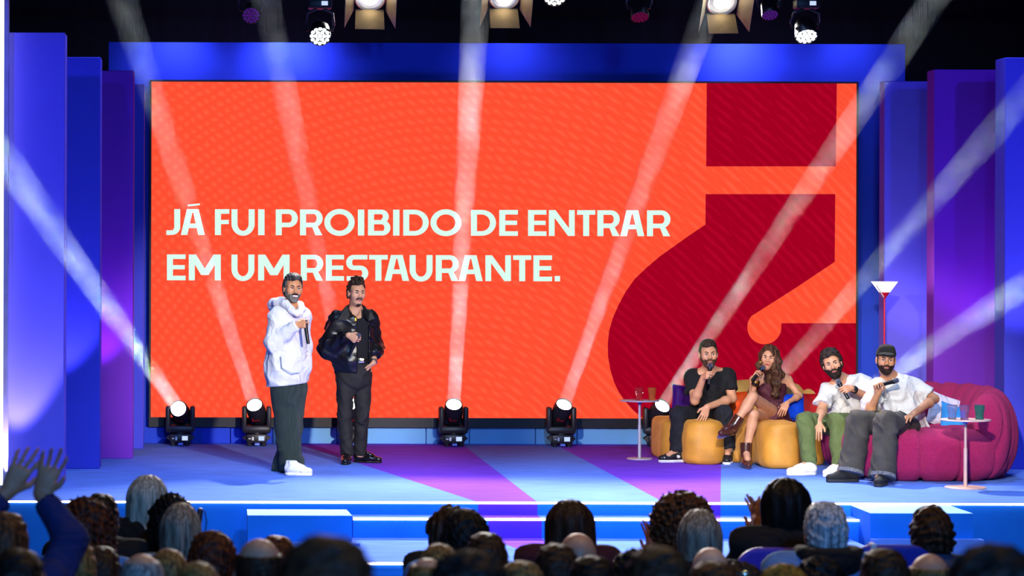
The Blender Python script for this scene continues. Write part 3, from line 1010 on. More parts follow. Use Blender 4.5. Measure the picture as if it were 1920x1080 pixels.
def head_into(S, h, fem=False, nose=1.0):
    p, r, R, k = h.p, h.r, h.R, h.k
    S.ell(p(0, -.012, .030), r(.076, .096, .092), R, .01)
    S.ell(p(0, .018, -.045), r(.060 if not fem else .054, .068, .074), R, .03 * k)
    S.ell(p(0, .058, -.096), r(.030 if not fem else .024, .028, .024), R, .03 * k)
    S.cap(p(-.042, .058, .020), p(.042, .058, .020), .018 * k, k=.03 * k)
    for sx in (-1, 1):
        S.ell(p(sx * .042, .052, -.022), r(.026, .026, .022), R, .025 * k)
        S.ell(p(sx * .031, .094, .002), r(.018, .014, .011), R, .012 * k, 'sub')
        S.ell(p(sx * .080, -.004, -.006), r(.010, .022, .033), R, .008 * k)
    S.cap(p(0, .078, .016), p(0, .100 * (0.5 + .5 * nose), -.026), .008 * k, .0125 * k, .012 * k)
    for sx in (-1, 1):
        S.ell(p(sx * .013, .086, -.030), r(.009, .012, .009), R, .008 * k)
    S.ell(p(0, .074, -.062), r(.026, .018, .016), R, .012 * k)
    S.cap(p(-.022, .092, -.061), p(.022, .092, -.061), .0035 * k, k=.006 * k, op='sub')

def face_bits(h, parent, brow, lipcol='#b0605a', smile=False, eye='#2a1a12', lips=True):
    """eyes, brows and mouth"""
    ew = mat('eye_white', '#e8e2dc', .25, var=0)
    em = mat('eye_' + eye.strip('#'), eye, .2, var=0)
    for sx in (-1, 1):
        e = MB().ell(h.p(sx * .031, .0735, .001), h.r(.0130, .011, .0070), h.R, 12, 8).build('eye', ew, parent, True)
        MB().ell(h.p(sx * .031 + .001, .0815, .0015), h.r(.0060, .004, .0060), h.R, 10, 6).build('iris', em, e, True)
        lid = MB()
        lid.tube([h.p(sx * .014, .080, .0035), h.p(sx * .024, .0855, .0085), h.p(sx * .036, .0845, .0085), h.p(sx * .047, .074, .002)], .0024 * h.k, 6)
        lid.build('eyelash', brow, parent, True)
        MB().tube([h.p(sx * .012, .0885, .018), h.p(sx * .025, .0905, .0255), h.p(sx * .039, .0835, .0265), h.p(sx * .052, .069, .019)], [.0036 * h.k, .0048 * h.k, .0044 * h.k, .0024 * h.k], 6).build('eyebrow', brow, parent, True)
    if lips:
        lm = mat('lip_' + lipcol.strip('#'), lipcol, .4, var=.05)
        mo = MB()
        mo.tube([h.p(-.024, .082, -.0605), h.p(-.012, .0905, -.057), h.p(0, .0925, -.058), h.p(.012, .0905, -.057), h.p(.024, .082, -.0605)], [.002 * h.k, .0045 * h.k, .0045 * h.k, .0045 * h.k, .002 * h.k], 8)
        mo.tube([h.p(-.023, .082, -.0625), h.p(-.011, .0905, -.0675), h.p(0, .092, -.0685), h.p(.011, .0905, -.0675), h.p(.023, .082, -.0625)], [.002 * h.k, .005 * h.k, .0055 * h.k, .005 * h.k, .002 * h.k], 8)
        mo.build('mouth', lm, parent, True)
    if smile:
        MB().ell(h.p(0, .0905, -.0635), h.r(.0270, .0085, .0080), h.R, 14, 8).build('teeth', mat('teeth', '#f4ede2', .25, var=0), parent, True)

def skull(h, t, S, fold=None, kk=.02):
    S.ell(h.p(0, -.012, .030), h.r(.076 + t, .096 + t, .092 + t), h.R, 0, fold=fold)
    S.ell(h.p(0, -.045, -.02), h.r(.066 + t, .060 + t, .070 + t), h.R, kk, fold=fold)

def hair_short(h, parent, m, t=.010, line=.075, fold=None, top=0.0, side=-.028, back=-.085, topfold=None, res=.0042):
    lo = [h.c[i] - .19 * h.k for i in range(3)]; hi = [h.c[i] + .21 * h.k for i in range(3)]
    S = SDF(lo, hi, res * h.k)
    fold = fold or noise_fn(45, .0022, 3)
    skull(h, t, S, fold)
    if top:
        S.ell(h.p(0, .012, .095), h.r(.066, .082, .034 + top), h.R, .03, fold=topfold or fold)
    def keep(X, Y, Z):
        s, f, u = h.loc(X, Y, Z)
        wav = 0.006 * np.sin(s * 70)
        a = (line + wav - 0.35 * np.abs(s) * np.abs(s) * 10) - u
        b = np.maximum(f - .030 + np.maximum(.02 - u, 0) * .7, side - u)
        c = np.maximum(f + .028, back - u)
        return (np.minimum(np.minimum(a, b), c) * h.k).astype(np.float32)
    S.fn(keep, 'int')
    return S.build('hair', m, parent)

def beard(h, parent, m, t=.006, low=-.135, full=True, stache=True, mouthgap=True, name='beard', fold=None, burns=True, chin=False):
    lo = [h.c[i] - .17 * h.k for i in range(3)]; hi = [h.c[i] + .17 * h.k for i in range(3)]
    S = SDF(lo, hi, .0038 * h.k)
    fo = fold or noise_fn(60, .0015, 5)
    k = h.k
    if full:
        S.ell(h.p(0, .018, -.045), h.r(.060 + t, .068 + t, .074 + t), h.R, 0, fold=fo)
        S.ell(h.p(0, .058, -.098), h.r(.030 + t, .028 + t, .024 + t * 1.6), h.R, .03 * k, fold=fo)
        S.ell(h.p(0, .070, -.064), h.r(.028 + t, .018 + t, .018 + t), h.R, .02 * k, fold=fo)
        def keep(X, Y, Z):
            s, f, u = h.loc(X, Y, Z)
            cheek = u - (-.054 + 3.2 * np.maximum(np.abs(s) - .026, 0) ** 1.25)
            back = -.008 - f
            if chin: cheek = np.maximum(u + .094 + 8 * s * s, np.abs(s) - .022)
            return (np.maximum(np.maximum(cheek, back), low - u) * k).astype(np.float32)
        S.fn(keep, 'int')
        if burns:
            for sx in (-1, 1):
                S.cap(h.p(sx * .069, .012, .008), h.p(sx * .060, .018, -.055), .010 * k, .014 * k, .012 * k)
    if mouthgap:
        S.ell(h.p(0, .100, -.064), h.r(.024, .040, .011), h.R, .004 * k, 'sub')
    if stache:
        for sx in (-1, 1):
            S.cap(h.p(0, .092, -.046), h.p(sx * .020, .088, -.049), .0068 * k, .0065 * k, .004 * k)
            S.cap(h.p(sx * .020, .088, -.049), h.p(sx * .033, .074, -.062), .0065 * k, .0045 * k, .004 * k)
    return S.build(name, m, parent)

FING = [(.030, (.041, .026, .020)), (.010, (.045, .030, .021)), (-.010, (.041, .027, .020)), (-.029, (.032, .020, .017))]
def hand_into(S, W, d, a, right, curl=(.35, .45, .3), k=1.0, thumb='rest', spread=.06, rad=.0086):
    """W wrist, d towards the knuckles, a from little finger to index"""
    d = unit(d); a = unit(Vector(a) - d * d.dot(Vector(a)))
    n = a.cross(d) if right else d.cross(a)
    W = Vector(W)
    for i, (off, L) in enumerate(FING):
        kn = W + (d * (.088 - .004 * abs(i - 1)) + a * off) * k
        S.cap(W + a * off * .45 * k + d * .008 * k, kn, .014 * k, .0115 * k, .012 * k)
        ang = 0
        p = kn
        for j, l in enumerate(L):
            ang += curl[j] * (1 + .06 * i)
            dr = d * math.cos(ang) + n * math.sin(ang) + a * (spread * (1.5 - i) if j < 2 else 0) * max(0, math.cos(ang))
            q = p + dr.normalized() * l * k
            S.cap(p, q, (rad - .0006 * j) * k, (rad - .0006 * (j + 1)) * k, .003 * k)
            p = q
    S.ell(W + (d * .045 + n * .006) * k, (.034 * k, .042 * k, .016 * k), Matrix((a, d, n)).transposed(), .012 * k)
    b = W + (d * .022 + a * .026 + n * .006) * k
    if thumb == 'grip':
        q1 = b + (d * .022 + a * .020 + n * .030) * k; q2 = q1 + (d * .026 - a * .002 + n * .014) * k
    else:
        q1 = b + (d * .030 + a * .026 + n * .012) * k; q2 = q1 + (d * .030 + a * .006 + n * .006) * k
    S.cap(b, q1, .013 * k, .0105 * k, .01 * k); S.cap(q1, q2, .0105 * k, .0085 * k, .003 * k)

def grip(M0, M1, frac, toward, right, k=1.0):
    """hand that holds a rod M0 (tail) - M1 (head): wrist, direction, across-axis"""
    M0, M1 = Vector(M0), Vector(M1)
    a = (M1 - M0).normalized()
    G = M0.lerp(M1, frac)
    d = Vector(toward); d = (d - a * a.dot(d)).normalized()
    n = a.cross(d) if right else d.cross(a)
    W = G - d * .082 * k - n * .026 * k
    return W, d, a
GRIP = (1.0, 1.45, .9)

mic_black = mat('mic_black', '#17161a', .35, .3, var=.1)
mic_grille = mat('mic_grille', '#9a9ca2', .35, .9, var=.25, vscale=300, bump=.8, bscale=700)
def microphone(M0, M1, label, ring='#3a3a40'):
    M0, M1 = Vector(M0), Vector(M1)
    t = thing('microphone', M0, label, 'microphone', 'wireless microphones in hands')
    M = frame_z(M0, M1 - M0)
    L = (M1 - M0).length
    hd = .055
    MB().lathe([(0, 0), (.014, .001), (.0165, .01), (.0175, L * .5), (.0195, L - hd - .012), (.020, L - hd - .008), (0, L - hd - .008)], M, 16).build('body', mic_black, t, True)
    MB().lathe([(.0195, L - hd - .008), (.0245, L - hd - .002), (.0245, L - hd + .008), (.0195, L - hd + .010)], M, 16).build('collar', mat('mic_ring' + ring, ring, .3, .8, var=.05), t, True)
    MB().lathe([(.021, L - hd + .008), (.0265, L - .030), (.0262, L - .018), (.020, L - .006), (.010, L - .001), (0, L)], M, 18).build('grille', mic_grille, t, True)
    return t

def shoe(heel, toe, m_up, m_sole, parent, kind='sneaker', side=None, m_extra=None, w=.047, up=(0, 0, 1)):
    """shoe standing on the line heel-toe"""
    heel, toe, up = Vector(heel), Vector(toe), unit(up)
    d = (toe - heel); L = d.length; d.normalize(); up = (up - d * d.dot(up)).normalized(); s = d.cross(up)
    P = lambda f, h, x=0: heel + d * (f * L) + up * h + s * x
    lo, hi = bounds([heel, toe, P(0, .18), P(.3, .18)], .09)
    S = SDF(lo, hi, .0055)
    sh = .028 if kind != 'dress' else .02
    q = .85 if kind == 'dress' else 1.0
    S.cap(P(.13, sh + .034), P(.55, sh + .026), .042, .045, .0, u=up, us=.95 * q)
    S.cap(P(.5, sh + .024), P(.86, sh + .014), .048, .039, .02, u=up, us=.80 * q)
    S.cap(P(.15, sh + .03), P(.20, .13), .040, .048, .03)
    S.cap(P(.25, .10), P(.64, sh + .040), .036, .024, .03)
    S.plane(P(0, sh - .004), -up)
    S.plane(P(0, .135), up)
    sh_o = S.build('shoe', m_up, parent)
    T = SDF(lo, hi, .0055)
    T.cap(P(.14, .02), P(.5, .02), .043, .044, 0); T.cap(P(.5, .02), P(.85, .02), .049, .041, .02)
    T.plane(P(0, 0), -up); T.plane(P(0, sh), up)
    T.build('sole', m_sole, sh_o)
    if m_extra is not None:
        lc = MB()
        for i in range(4):
            f = .36 + .09 * i
            lc.tube([P(f, .085 - .045 * (i / 3) + .018, -.026), P(f + .01, .095 - .046 * (i / 3) + .018, 0), P(f, .085 - .045 * (i / 3) + .018, .026)], .0045, 6)
        lc.build('lace', m_extra, sh_o, True)
    return sh_o

def body_into(S, J, b=1.0, fem=False):
    """torso and limbs from the joints in J"""
    SL, SR, N, HL, HR = (Vector(J[k]) for k in ('SL', 'SR', 'N', 'HL', 'HR'))
    side = unit(SL - SR); sc_ = (SL + SR) / 2; hc = (HL + HR) / 2
    spine = unit(sc_ - hc); fwd = side.cross(spine)
    chest = sc_.lerp(hc, .22); waist = sc_.lerp(hc, .68)
    S.cap(chest, waist, .142 * b, .122 * b if not fem else .098, .05, u=fwd, us=.68)
    S.cap(waist, hc, .122 * b if not fem else .105, .150 * b, .06, u=fwd, us=.78)
    S.cap(SL - side * .02, SR + side * .02, .052 * b, k=.06)
    for e in (SL, SR):
        S.cap(N + spine * .01, e, .045, .045 * b, .05)
    S.cap(J['neck'], N, .053 * b if not fem else .043, .060 * b if not fem else .05, .03)
    for q in 'LR':
        sh, el, wr = (Vector(J[k + q]) for k in 'SEW')
        a = b * (1 if not fem else .80)
        S.cap(sh, el, .052 * a, .041 * a, .03)
        S.cap(el, wr, .041 * a, .0285 * a, .02)
        S.ell(el.lerp(wr, .28), (.042 * a,) * 3, None, .03)
        hp, kn, an = (Vector(J[k + q]) for k in 'HKA')
        S.cap(hp, kn, .082 * b, .056 * b, .04)
        S.cap(kn, an, .055 * b, .038 * b, .02)
        S.ell(kn.lerp(an, .28) - unit(kn - hp) * .012, (.052 * b, .052 * b, .07 * b), None, .04)
        S.cap(an, an.lerp(Vector(J['T' + q]), .8), .036, .03, .02)

def person_body(parent, J, h, skin, fem=False, hands=(), b=1.0, fine=.0046, nose=1.0):
    pts_ = [Vector(J[k]) for k in J] + [h.c + Vector((0, 0, .16)), h.c - Vector((.1, .1, .1)), h.c + Vector((.1, .1, .1))]
    lo, hi = bounds(pts_, .14)
    fb = [([h.c[i] - .135 * h.k for i in range(3)], [h.c[i] + .135 * h.k for i in range(3)], fine)]
    for hd in hands:
        c = Vector(hd['W']) + unit(hd['d']) * .08
        fb.append(([c[i] - .085 for i in range(3)], [c[i] + .085 for i in range(3)], fine))
    S = SDF(lo, hi, .013, fb)
    body_into(S, J, b, fem)
    head_into(S, h, fem, nose)
    for hd in hands:
        hand_into(S, **hd)
    return S.build('body', skin, parent)

def garment(parent, name, m, prims, h=.0085, folds=None, cuts=(), sub=None, kind=None, lo=None, hi=None):
    """prims: ('cap'|'ell'|'box', args, kwargs)"""
    P = []
    for k_, a, kw in prims:
        if k_ == 'cap':
            R = max(a[2], a[3] if len(a) > 3 else a[2])
            for e in (a[0], a[1]):
                P += [Vector(e) + Vector((R,) * 3), Vector(e) - Vector((R,) * 3)]
        else:
            R = max(a[1]) * 1.3
            P += [Vector(a[0]) + Vector((R,) * 3), Vector(a[0]) - Vector((R,) * 3)]
    lo, hi = bounds(P, .05)
    S = SDF(lo, hi, h)
    for k_, a, kw in prims:
        getattr(S, k_)(*a, **kw)
    if folds is not None: S.fn(folds)
    for c in cuts: S.plane(*c)
    if sub is not None: sub(S)
    return S.build(name, m, parent, kind=kind)

def cloth(name, col, rough=.85, bump=.25, bscale=300, var=.08, wrinkle=.55, **kw):
    return mat(name, col, rough, bump=bump, bscale=bscale, var=var, wrinkle=wrinkle, **kw)

def folds2(a1, f1, a2, f2, seed):
    A, B = noise_fn(f1, a1, seed, 4), noise_fn(f2, a2, seed + 9, 5)
    return lambda X, Y, Z: A(X, Y, Z) + B(X, Y, Z)

def crease_fn(freq, amp, seed, n=3, stretch=(1, 1, 1), sharp=1.0):
    """cloth creases: warped waves with a sharp crest"""
    rs = np.random.RandomState(seed)
    K = rs.normal(size=(n, 3)); K /= np.linalg.norm(K, axis=1)[:, None]
    K *= PI * freq * rs.uniform(.75, 1.35, (n, 1)) * np.array(stretch)
    Wv = rs.normal(size=(n, 3)) * freq * 1.6
    ph = rs.uniform(0, 6.28, (n, 2))
    def f(X, Y, Z, t=0):
        v = 0
        for i in range(n):
            wob = np.sin(Wv[i, 0] * X + Wv[i, 1] * Y + Wv[i, 2] * Z + ph[i, 1])
            a = np.abs(np.sin(K[i, 0] * X + K[i, 1] * Y + K[i, 2] * Z + ph[i, 0] + 1.3 * wob))
            m = .55 + .45 * np.sin(Wv[i, 1] * X * .7 + Wv[i, 2] * Y * .7 + Wv[i, 0] * Z * .7 + ph[i, 0])
            v = v + (a - .6) * m
        return (v * amp / math.sqrt(n)).astype(np.float32)
    return f
def folds3(a0, f0, a1, f1, seed, stretch=(1, 1, 1)):
    A, B = noise_fn(f0, a0, seed, 4), crease_fn(f1, a1, seed + 5, 3, stretch)
    return lambda X, Y, Z: A(X, Y, Z) + B(X, Y, Z)

# ================================================================== man in the white hoodie
def man_hoodie():
    Y = 2.72
    base = onfloor(545, 886)
    t = thing('person', (base.x, base.y, 0), 'bearded man standing in white hoodie and dark green corduroy trousers', 'person', 'people on the stage')
    f = unit((.80, -.60, 0)); s = Vector((-f.y, f.x, 0))      # body turned to the right of the picture
    s = Vector((f.y * -1, f.x, 0))                           # person's left
    skin = skinmat('skin_tan', '#c98a60')
    h = Head(pt(549, 541, Y - .03), (.26, -1, -.02), (.06, 0, 1), 1.04)
    hip = pt(541, 725, Y)
    J = dict(neck=h.p(0, -.02, -.09), N=pt(544, 573, Y), SL=pt(566, 592, Y + .10), SR=pt(519, 594, Y - .10),
             HL=hip + s * .085, HR=hip - s * .085)
    J['ER'] = pt(511, 643, Y - .16)
    mt, mh = pt(578, 645, Y - .30), pt(571, 598, Y - .26)
    W, d, a = grip(mt, mh, .80, pt(572, 607, Y - .28) - J['ER'], True)
    J['WR'] = W
    J['EL'] = pt(569, 650, Y + .16); J['WL'] = pt(570, 690, Y - .02)
    J['KL'] = pt(548, 800, Y + .06); J['KR'] = pt(538, 800, Y - .05)
    J['AL'] = pt(528, 868, Y + .14); J['AR'] = pt(545, 872, Y - .06)
    J['TL'] = J['AL'] + f * .1 - Vector((0, 0, .05)); J['TR'] = J['AR'] + f * .14 - Vector((0, 0, .06))
    person_body(t, J, h, skin, hands=[dict(W=W, d=d, a=a, right=True, curl=GRIP, thumb='grip')])
    dark = hairmat('hair_black', '#14100f', '#2c2624')
    grey = hairmat('beard_grey', '#5e5853', '#8e8880', .7)
    face_bits(h, t, hairmat('brow_black', '#0d0a09'), smile=True, lipcol='#9c5148')
    hair_short(h, t, hairmat('hair_black_grey', '#1a1716', '#5a5654'), t=.012, line=.078, top=.008)
    beard(h, t, grey, t=.003, stache=False)
    beard(h, t, dark, full=False, name='moustache', mouthgap=False)
    white = cloth('hoodie_white', '#dedbd9', .9, var=.03)
    fl = folds3(.004, 2.6, .016, 7.5, 11)
    ch = pt(542, 625, Y - .01); lowc = pt(538, 722, Y)
    garment(t, 'hoodie', white, [
        ('cap', (pt(541, 612, Y), pt(538, 690, Y), .185, .232), dict(u=f, us=.78)),
        ('cap', (pt(538, 680, Y), pt(538, 735, Y), .230, .215), dict(u=f, us=.80, k=.06)),
        ('cap', (J['SL'], J['SR'], .074), dict(k=.07)),
        ('cap', (J['SR'] + Vector((.02, 0, -.01)), J['ER'], .082, .082), dict(k=.05)),
        ('cap', (J['ER'], W - (W - J['ER']).normalized() * -.005, .084, .050), dict(k=.04, flat=1)),
        ('cap', (J['SL'], J['EL'], .078, .070), dict(k=.05)),
        ('cap', (J['EL'], J['WL'], .075, .06), dict(k=.06)),
        ('ell', (pt(546, 584, Y - .06), (.115, .11, .055)), dict(k=.04)),
    ], folds=fl, cuts=[(pt(538, 721, Y), Vector((.10, 0, -1)))],
        sub=lambda S: (S.cap(J['neck'] + Vector((0, -.02, .05)), J['N'] + Vector((.01, -.05, -.03)), .066, .05, .02, 'sub'),
                       S.cap(h.p(0, .04, -.11), pt(556, 590, Y - .22), .05, .03, .02, 'sub')))
    # hood: folded band round the neck, lying on the back
    hp = [(pt(556, 590, Y - .20), .020), (pt(546, 580, Y - .18), .026), (pt(535, 570, Y - .13), .030), (pt(522, 568, Y - .05), .040), (pt(515, 572, Y + .06), .055), (pt(526, 570, Y + .15), .058),
          (pt(548, 570, Y + .16), .048), (pt(562, 573, Y + .06), .032), (pt(566, 580, Y - .08), .026), (pt(562, 589, Y - .17), .022)]
    S = SDF(*bounds([p_ for p_, _ in hp], .12), .007)
    for (p_, r_), (q_, s_) in zip(hp[:-1], hp[1:]): S.cap(p_, q_, r_, s_, .05)
    S.fn(noise_fn(8, .002, 4)); S.build('hood', white, t)
    # pouch pocket seam, cuff, hem
    MB().tube([pt(527, 668, Y - .245), pt(529, 690, Y - .26), pt(548, 700, Y - .27), pt(566, 697, Y - .24)], .005, 6).build('pocket_seam', cloth('seam_grey', '#b8b6ba'), t, True)
    MB().cyl(W - (W - J['ER']).normalized() * .045, W + (W - J['ER']).normalized() * .004, .046, .040, 20).build('cuff', white, t, True)
    cord = mat('corduroy_green', '#26332f', .9, var=.25, vscale=14, bump=.5, bscale=90, stretch=(6, 6, .4), sheen=.3)
    fl2 = folds3(.004, 3.0, .024, 7, 5, (1,1,.4))
    garment(t, 'trousers', cord, [
        ('cap', (pt(541, 705, Y), pt(543, 745, Y), .145, .150), dict(u=f, us=.85)),
        ('cap', (J['HR'] + Vector((0, 0, -.02)), J['KR'], .118, .108), dict(k=.05)),
        ('cap', (J['KR'], pt(547, 882, Y - .06), .108, .118), dict(k=.04, flat=1)),
        ('cap', (J['HL'] + Vector((.02, 0, -.02)), J['KL'], .112, .098), dict(k=.05)),
        ('cap', (J['KL'], pt(529, 884, Y + .12), .098, .098), dict(k=.03, flat=1)),
    ], folds=fl2)
    wh = cloth('canvas_white', '#dcdbe0', .7); so = mat('sole_white', '#e4e2e0', .6)
    hR = onfloor(536, 891); shoe(Vector((hR.x, hR.y, 0)), Vector((hR.x + .235, hR.y - .05, 0)), wh, so, t, m_extra=mat('lace_dark', '#3a3a48', .8))
    hL = Vector((base.x - .09, base.y + .12, 0)); shoe(hL, hL + Vector((.22, -.12, 0)), wh, so, t)
    microphone(mt, mh, 'microphone held against the chest of the white hoodie man')
man_hoodie()

# ================================================================== man in the leather jacket
def man_leather():
    Y = 3.72
    base = onfloor(662, 868)
    t = thing('person', (base.x, base.y, 0), 'man with moustache standing in black leather jacket and black trousers', 'person', 'people on the stage')
    f = unit((.30, -.95, 0)); s = Vector((-f.y, f.x, 0))
    skin = skinmat('skin_light', '#cf9a78')
    h = Head(pt(668, 549, Y - .05), (.36, -1, -.06), (.03, 0, 1), 1.03, .97)
    hip = pt(664, 695, Y)
    J = dict(neck=h.p(0, -.02, -.09), N=pt(667, 583, Y), SL=pt(697, 598, Y + .04), SR=pt(630, 601, Y - .05),
             HL=hip + s * .09, HR=hip - s * .09)
    J['ER'] = pt(616, 652, Y - .06)
    mt, mh = pt(654, 668, Y - .27), pt(674, 625, Y - .33)
    W, d, a = grip(mt, mh, .74, pt(666, 634, Y - .3) - J['ER'] + Vector((.1, 0, 0)), True)
    J['WR'] = W
    J['EL'] = pt(702, 652, Y + .10); J['WL'] = pt(700, 680, Y - .07)
    J['KL'] = pt(679, 778, Y - .01); J['KR'] = pt(646, 778, Y - .05)
    J['AL'] = pt(674, 852, Y + .06); J['AR'] = pt(651, 858, Y - .04)
    J['TL'] = J['AL'] + Vector((.13, -.03, -.05)); J['TR'] = J['AR'] + Vector((-.02, -.13, -.05))
    hl = dict(W=J['WL'], d=pt(688, 694, Y - .06) - J['WL'], a=Vector((0, -1, .1)), right=False, curl=(.15, .2, .2))
    person_body(t, J, h, skin, hands=[dict(W=W, d=d, a=a, right=True, curl=GRIP, thumb='grip'), hl])
    hm = hairmat('hair_dark_brown', '#1c130e', '#4a3a2c')
    face_bits(h, t, hairmat('brow_black', '#0d0a09'), lipcol='#b06a62')
    hair_short(h, t, hm, t=.010, line=.082, top=.030, fold=noise_fn(28, .004, 8), topfold=noise_fn(22, .010, 12), side=-.02, back=-.06)
    beard(h, t, hm, full=False, name='moustache', mouthgap=False)
    beard(h, t, hm, t=.0018, stache=False, burns=False, name='goatee', chin=True)
    leather = mat('leather_black', '#121114', .30, var=.3, vscale=6, bump=.12, bscale=45)
    tee = cloth('tee_black', '#131215', .9)
    garment(t, 't_shirt', tee, [
        ('cap', (pt(668, 606, Y), pt(668, 690, Y), .150, .138), dict(u=f, us=.80, flat=1)),
        ('cap', (J['SL'] - s * .05, J['SR'] + s * .05, .062), dict(k=.06)),
    ], folds=folds2(.003, 4, .002, 9, 3), sub=lambda S: S.cap(J['neck'], J['N'] + Vector((.01, -.06, -.035)), .062, .055, .02, 'sub'))
    fl = folds3(.005, 3.5, .034, 9, 21)
    def opening(S):
        # the jacket hangs open at the front
        c0, c1 = pt(671, 592, Y - .02), pt(678, 705, Y - .05)
        S.box((c0 + c1) / 2 + f * .16 + s * .005, (.062, .16, .36), .03, Matrix((s, f, Vector((0, 0, 1)))).transposed(), .015, 'sub')
        S.cap(J['neck'], J['N'] + Vector((.01, -.04, -.03)), .070, .062, .02, 'sub')
        S.cap(pt(668, 612, Y), pt(668, 720, Y), .135, .125, .01, 'sub', u=f, us=.74)
    garment(t, 'leather_jacket', leather, [
        ('cap', (pt(664, 612, Y), pt(661, 672, Y), .185, .200), dict(u=f, us=.82)),
        ('cap', (pt(661, 672, Y), pt(660, 700, Y), .200, .172), dict(u=f, us=.84, k=.03, flat=1)),
        ('cap', (J['SL'] - s * .02, J['SR'] + s * .02, .070), dict(k=.06)),
        ('cap', (J['SR'] + s * .015, J['ER'], .082, .092), dict(k=.05)),
        ('cap', (J['ER'], W - (W - J['ER']).normalized() * .03, .098, .048), dict(k=.05, flat=1)),
        ('cap', (J['SL'] - s * .02, J['EL'], .078, .080), dict(k=.05)),
        ('cap', (J['EL'], J['WL'] + Vector((.02, .03, .06)), .085, .062), dict(k=.05, flat=1)),
    ], folds=fl, sub=opening)
    # collar flaps, lapel edge
    for sx, A in ((-1, [(650, 572), (656, 591), (648, 602), (634, 598), (641, 583)]), (1, [(681, 577), (693, 584), (703, 597), (691, 602), (682, 593)])):
        P = [pt(x, y, Y - .15 + (.02 if i in (0, 4) else 0)) for i, (x, y) in enumerate(A)]
        MB().prism(P, Vector((0, .025, 0))).build('collar', mat('leather_collar', '#0c0b0d', .5, spec=.25, var=.25, vscale=12, bump=.04, bscale=60), t)
    S = SDF(*bounds([J['N']], .17), .007)
    for i in range(9):
        a0 = PI * (.02 + .96 * i / 8)
        q = J['N'] + Vector((math.cos(a0) * .082, math.sin(a0) * .085 - .01, .0 + .045 * math.sin(a0)))
        if i: S.cap(prev, q, .030, .030, .01, u=(0, 0, 1), us=1.0)
        prev = q
    S.build('collar_stand', leather, t)
    MB().cyl(W - (W - J['ER']).normalized() * .06, W - (W - J['ER']).normalized() * .012, .044, .039, 18).build('cuff', leather, t, True)
    trs = mat('trousers_black', '#1d1b1c', .75, var=.2, vscale=30, bump=.3, bscale=120)
    garment(t, 'trousers', trs, [
        ('cap', (pt(669, 678, Y), pt(665, 706, Y), .140, .166), dict(u=f, us=.84, flat=2)),
        ('cap', (J['HR'] + Vector((0, 0, -.05)), J['KR'], .092, .073), dict(k=.03)),
        ('cap', (J['KR'], J['AR'] + Vector((0, 0, .015)), .073, .062), dict(k=.012, flat=1)),
        ('cap', (J['HL'] + Vector((0, 0, -.05)), J['KL'], .092, .073), dict(k=.012)),
        ('cap', (J['KL'], J['AL'] + Vector((0, 0, .0)), .073, .062), dict(k=.008, flat=1)),
    ], folds=folds3(.002, 3, .018, 9, 31, (1,1,.4)))
    MB().lathe([(.142, 0), (.145, .004), (.145, .036), (.142, .04)], frame_z(pt(669, 680, Y), (0, 0, 1)) @ Matrix.Diagonal((1, .84, 1, 1)), 32).build('belt', mat('belt_leather', '#171213', .3, var=.1), t, True)
    bk = pt(677, 676, Y - .130)
    MB().bbox((bk.x - .03, bk.y - .012, bk.z - .024), (bk.x + .03, bk.y, bk.z + .024), .004).build('buckle', mat('buckle_metal', '#d8c8a8', .2, 1.0, var=.02), t, True)
    MB().tube([pt(657, 580, Y - .10), pt(661, 590, Y - .145), pt(666.5, 596, Y - .155), pt(672, 590, Y - .145), pt(676, 581, Y - .10)], .0022, 6).build('necklace', mat('gold', '#d9a441', .25, 1.0, var=.02), t, True)
    g = pt(666.5, 596, Y - .158); MB().bbox((g.x - .009, g.y - .004, g.z - .03), (g.x + .009, g.y + .002, g.z), .002).build('pendant', MATS['gold'], t)
    wd = unit(J['WL'] - J['EL'])
    MB().lathe([(.036, -.009), (.040, 0), (.036, .009)], frame_z(J['WL'] - wd * .012, wd), 18).build('wristwatch', mat('watch_steel', '#b8bcc4', .25, 1.0, var=.05), t, True)
    so = mat('sole_black', '#0d0c0e', .5); up = mat('patent_black', '#120d0e', .12, var=.1, coat=.6)
    hR = J['AR'] * 1; hR.z = 0; shoe(hR + Vector((.0, .075, 0)), hR + Vector((-.03, -.20, 0)), up, so, t, 'dress', m_extra=up)
    hL = J['AL'] * 1; hL.z = 0; shoe(hL + Vector((-.05, .03, 0)), hL + Vector((.215, -.05, 0)), up, so, t, 'dress', m_extra=up)
    microphone(mt, mh, 'microphone held low by the man in the leather jacket')
man_leather()

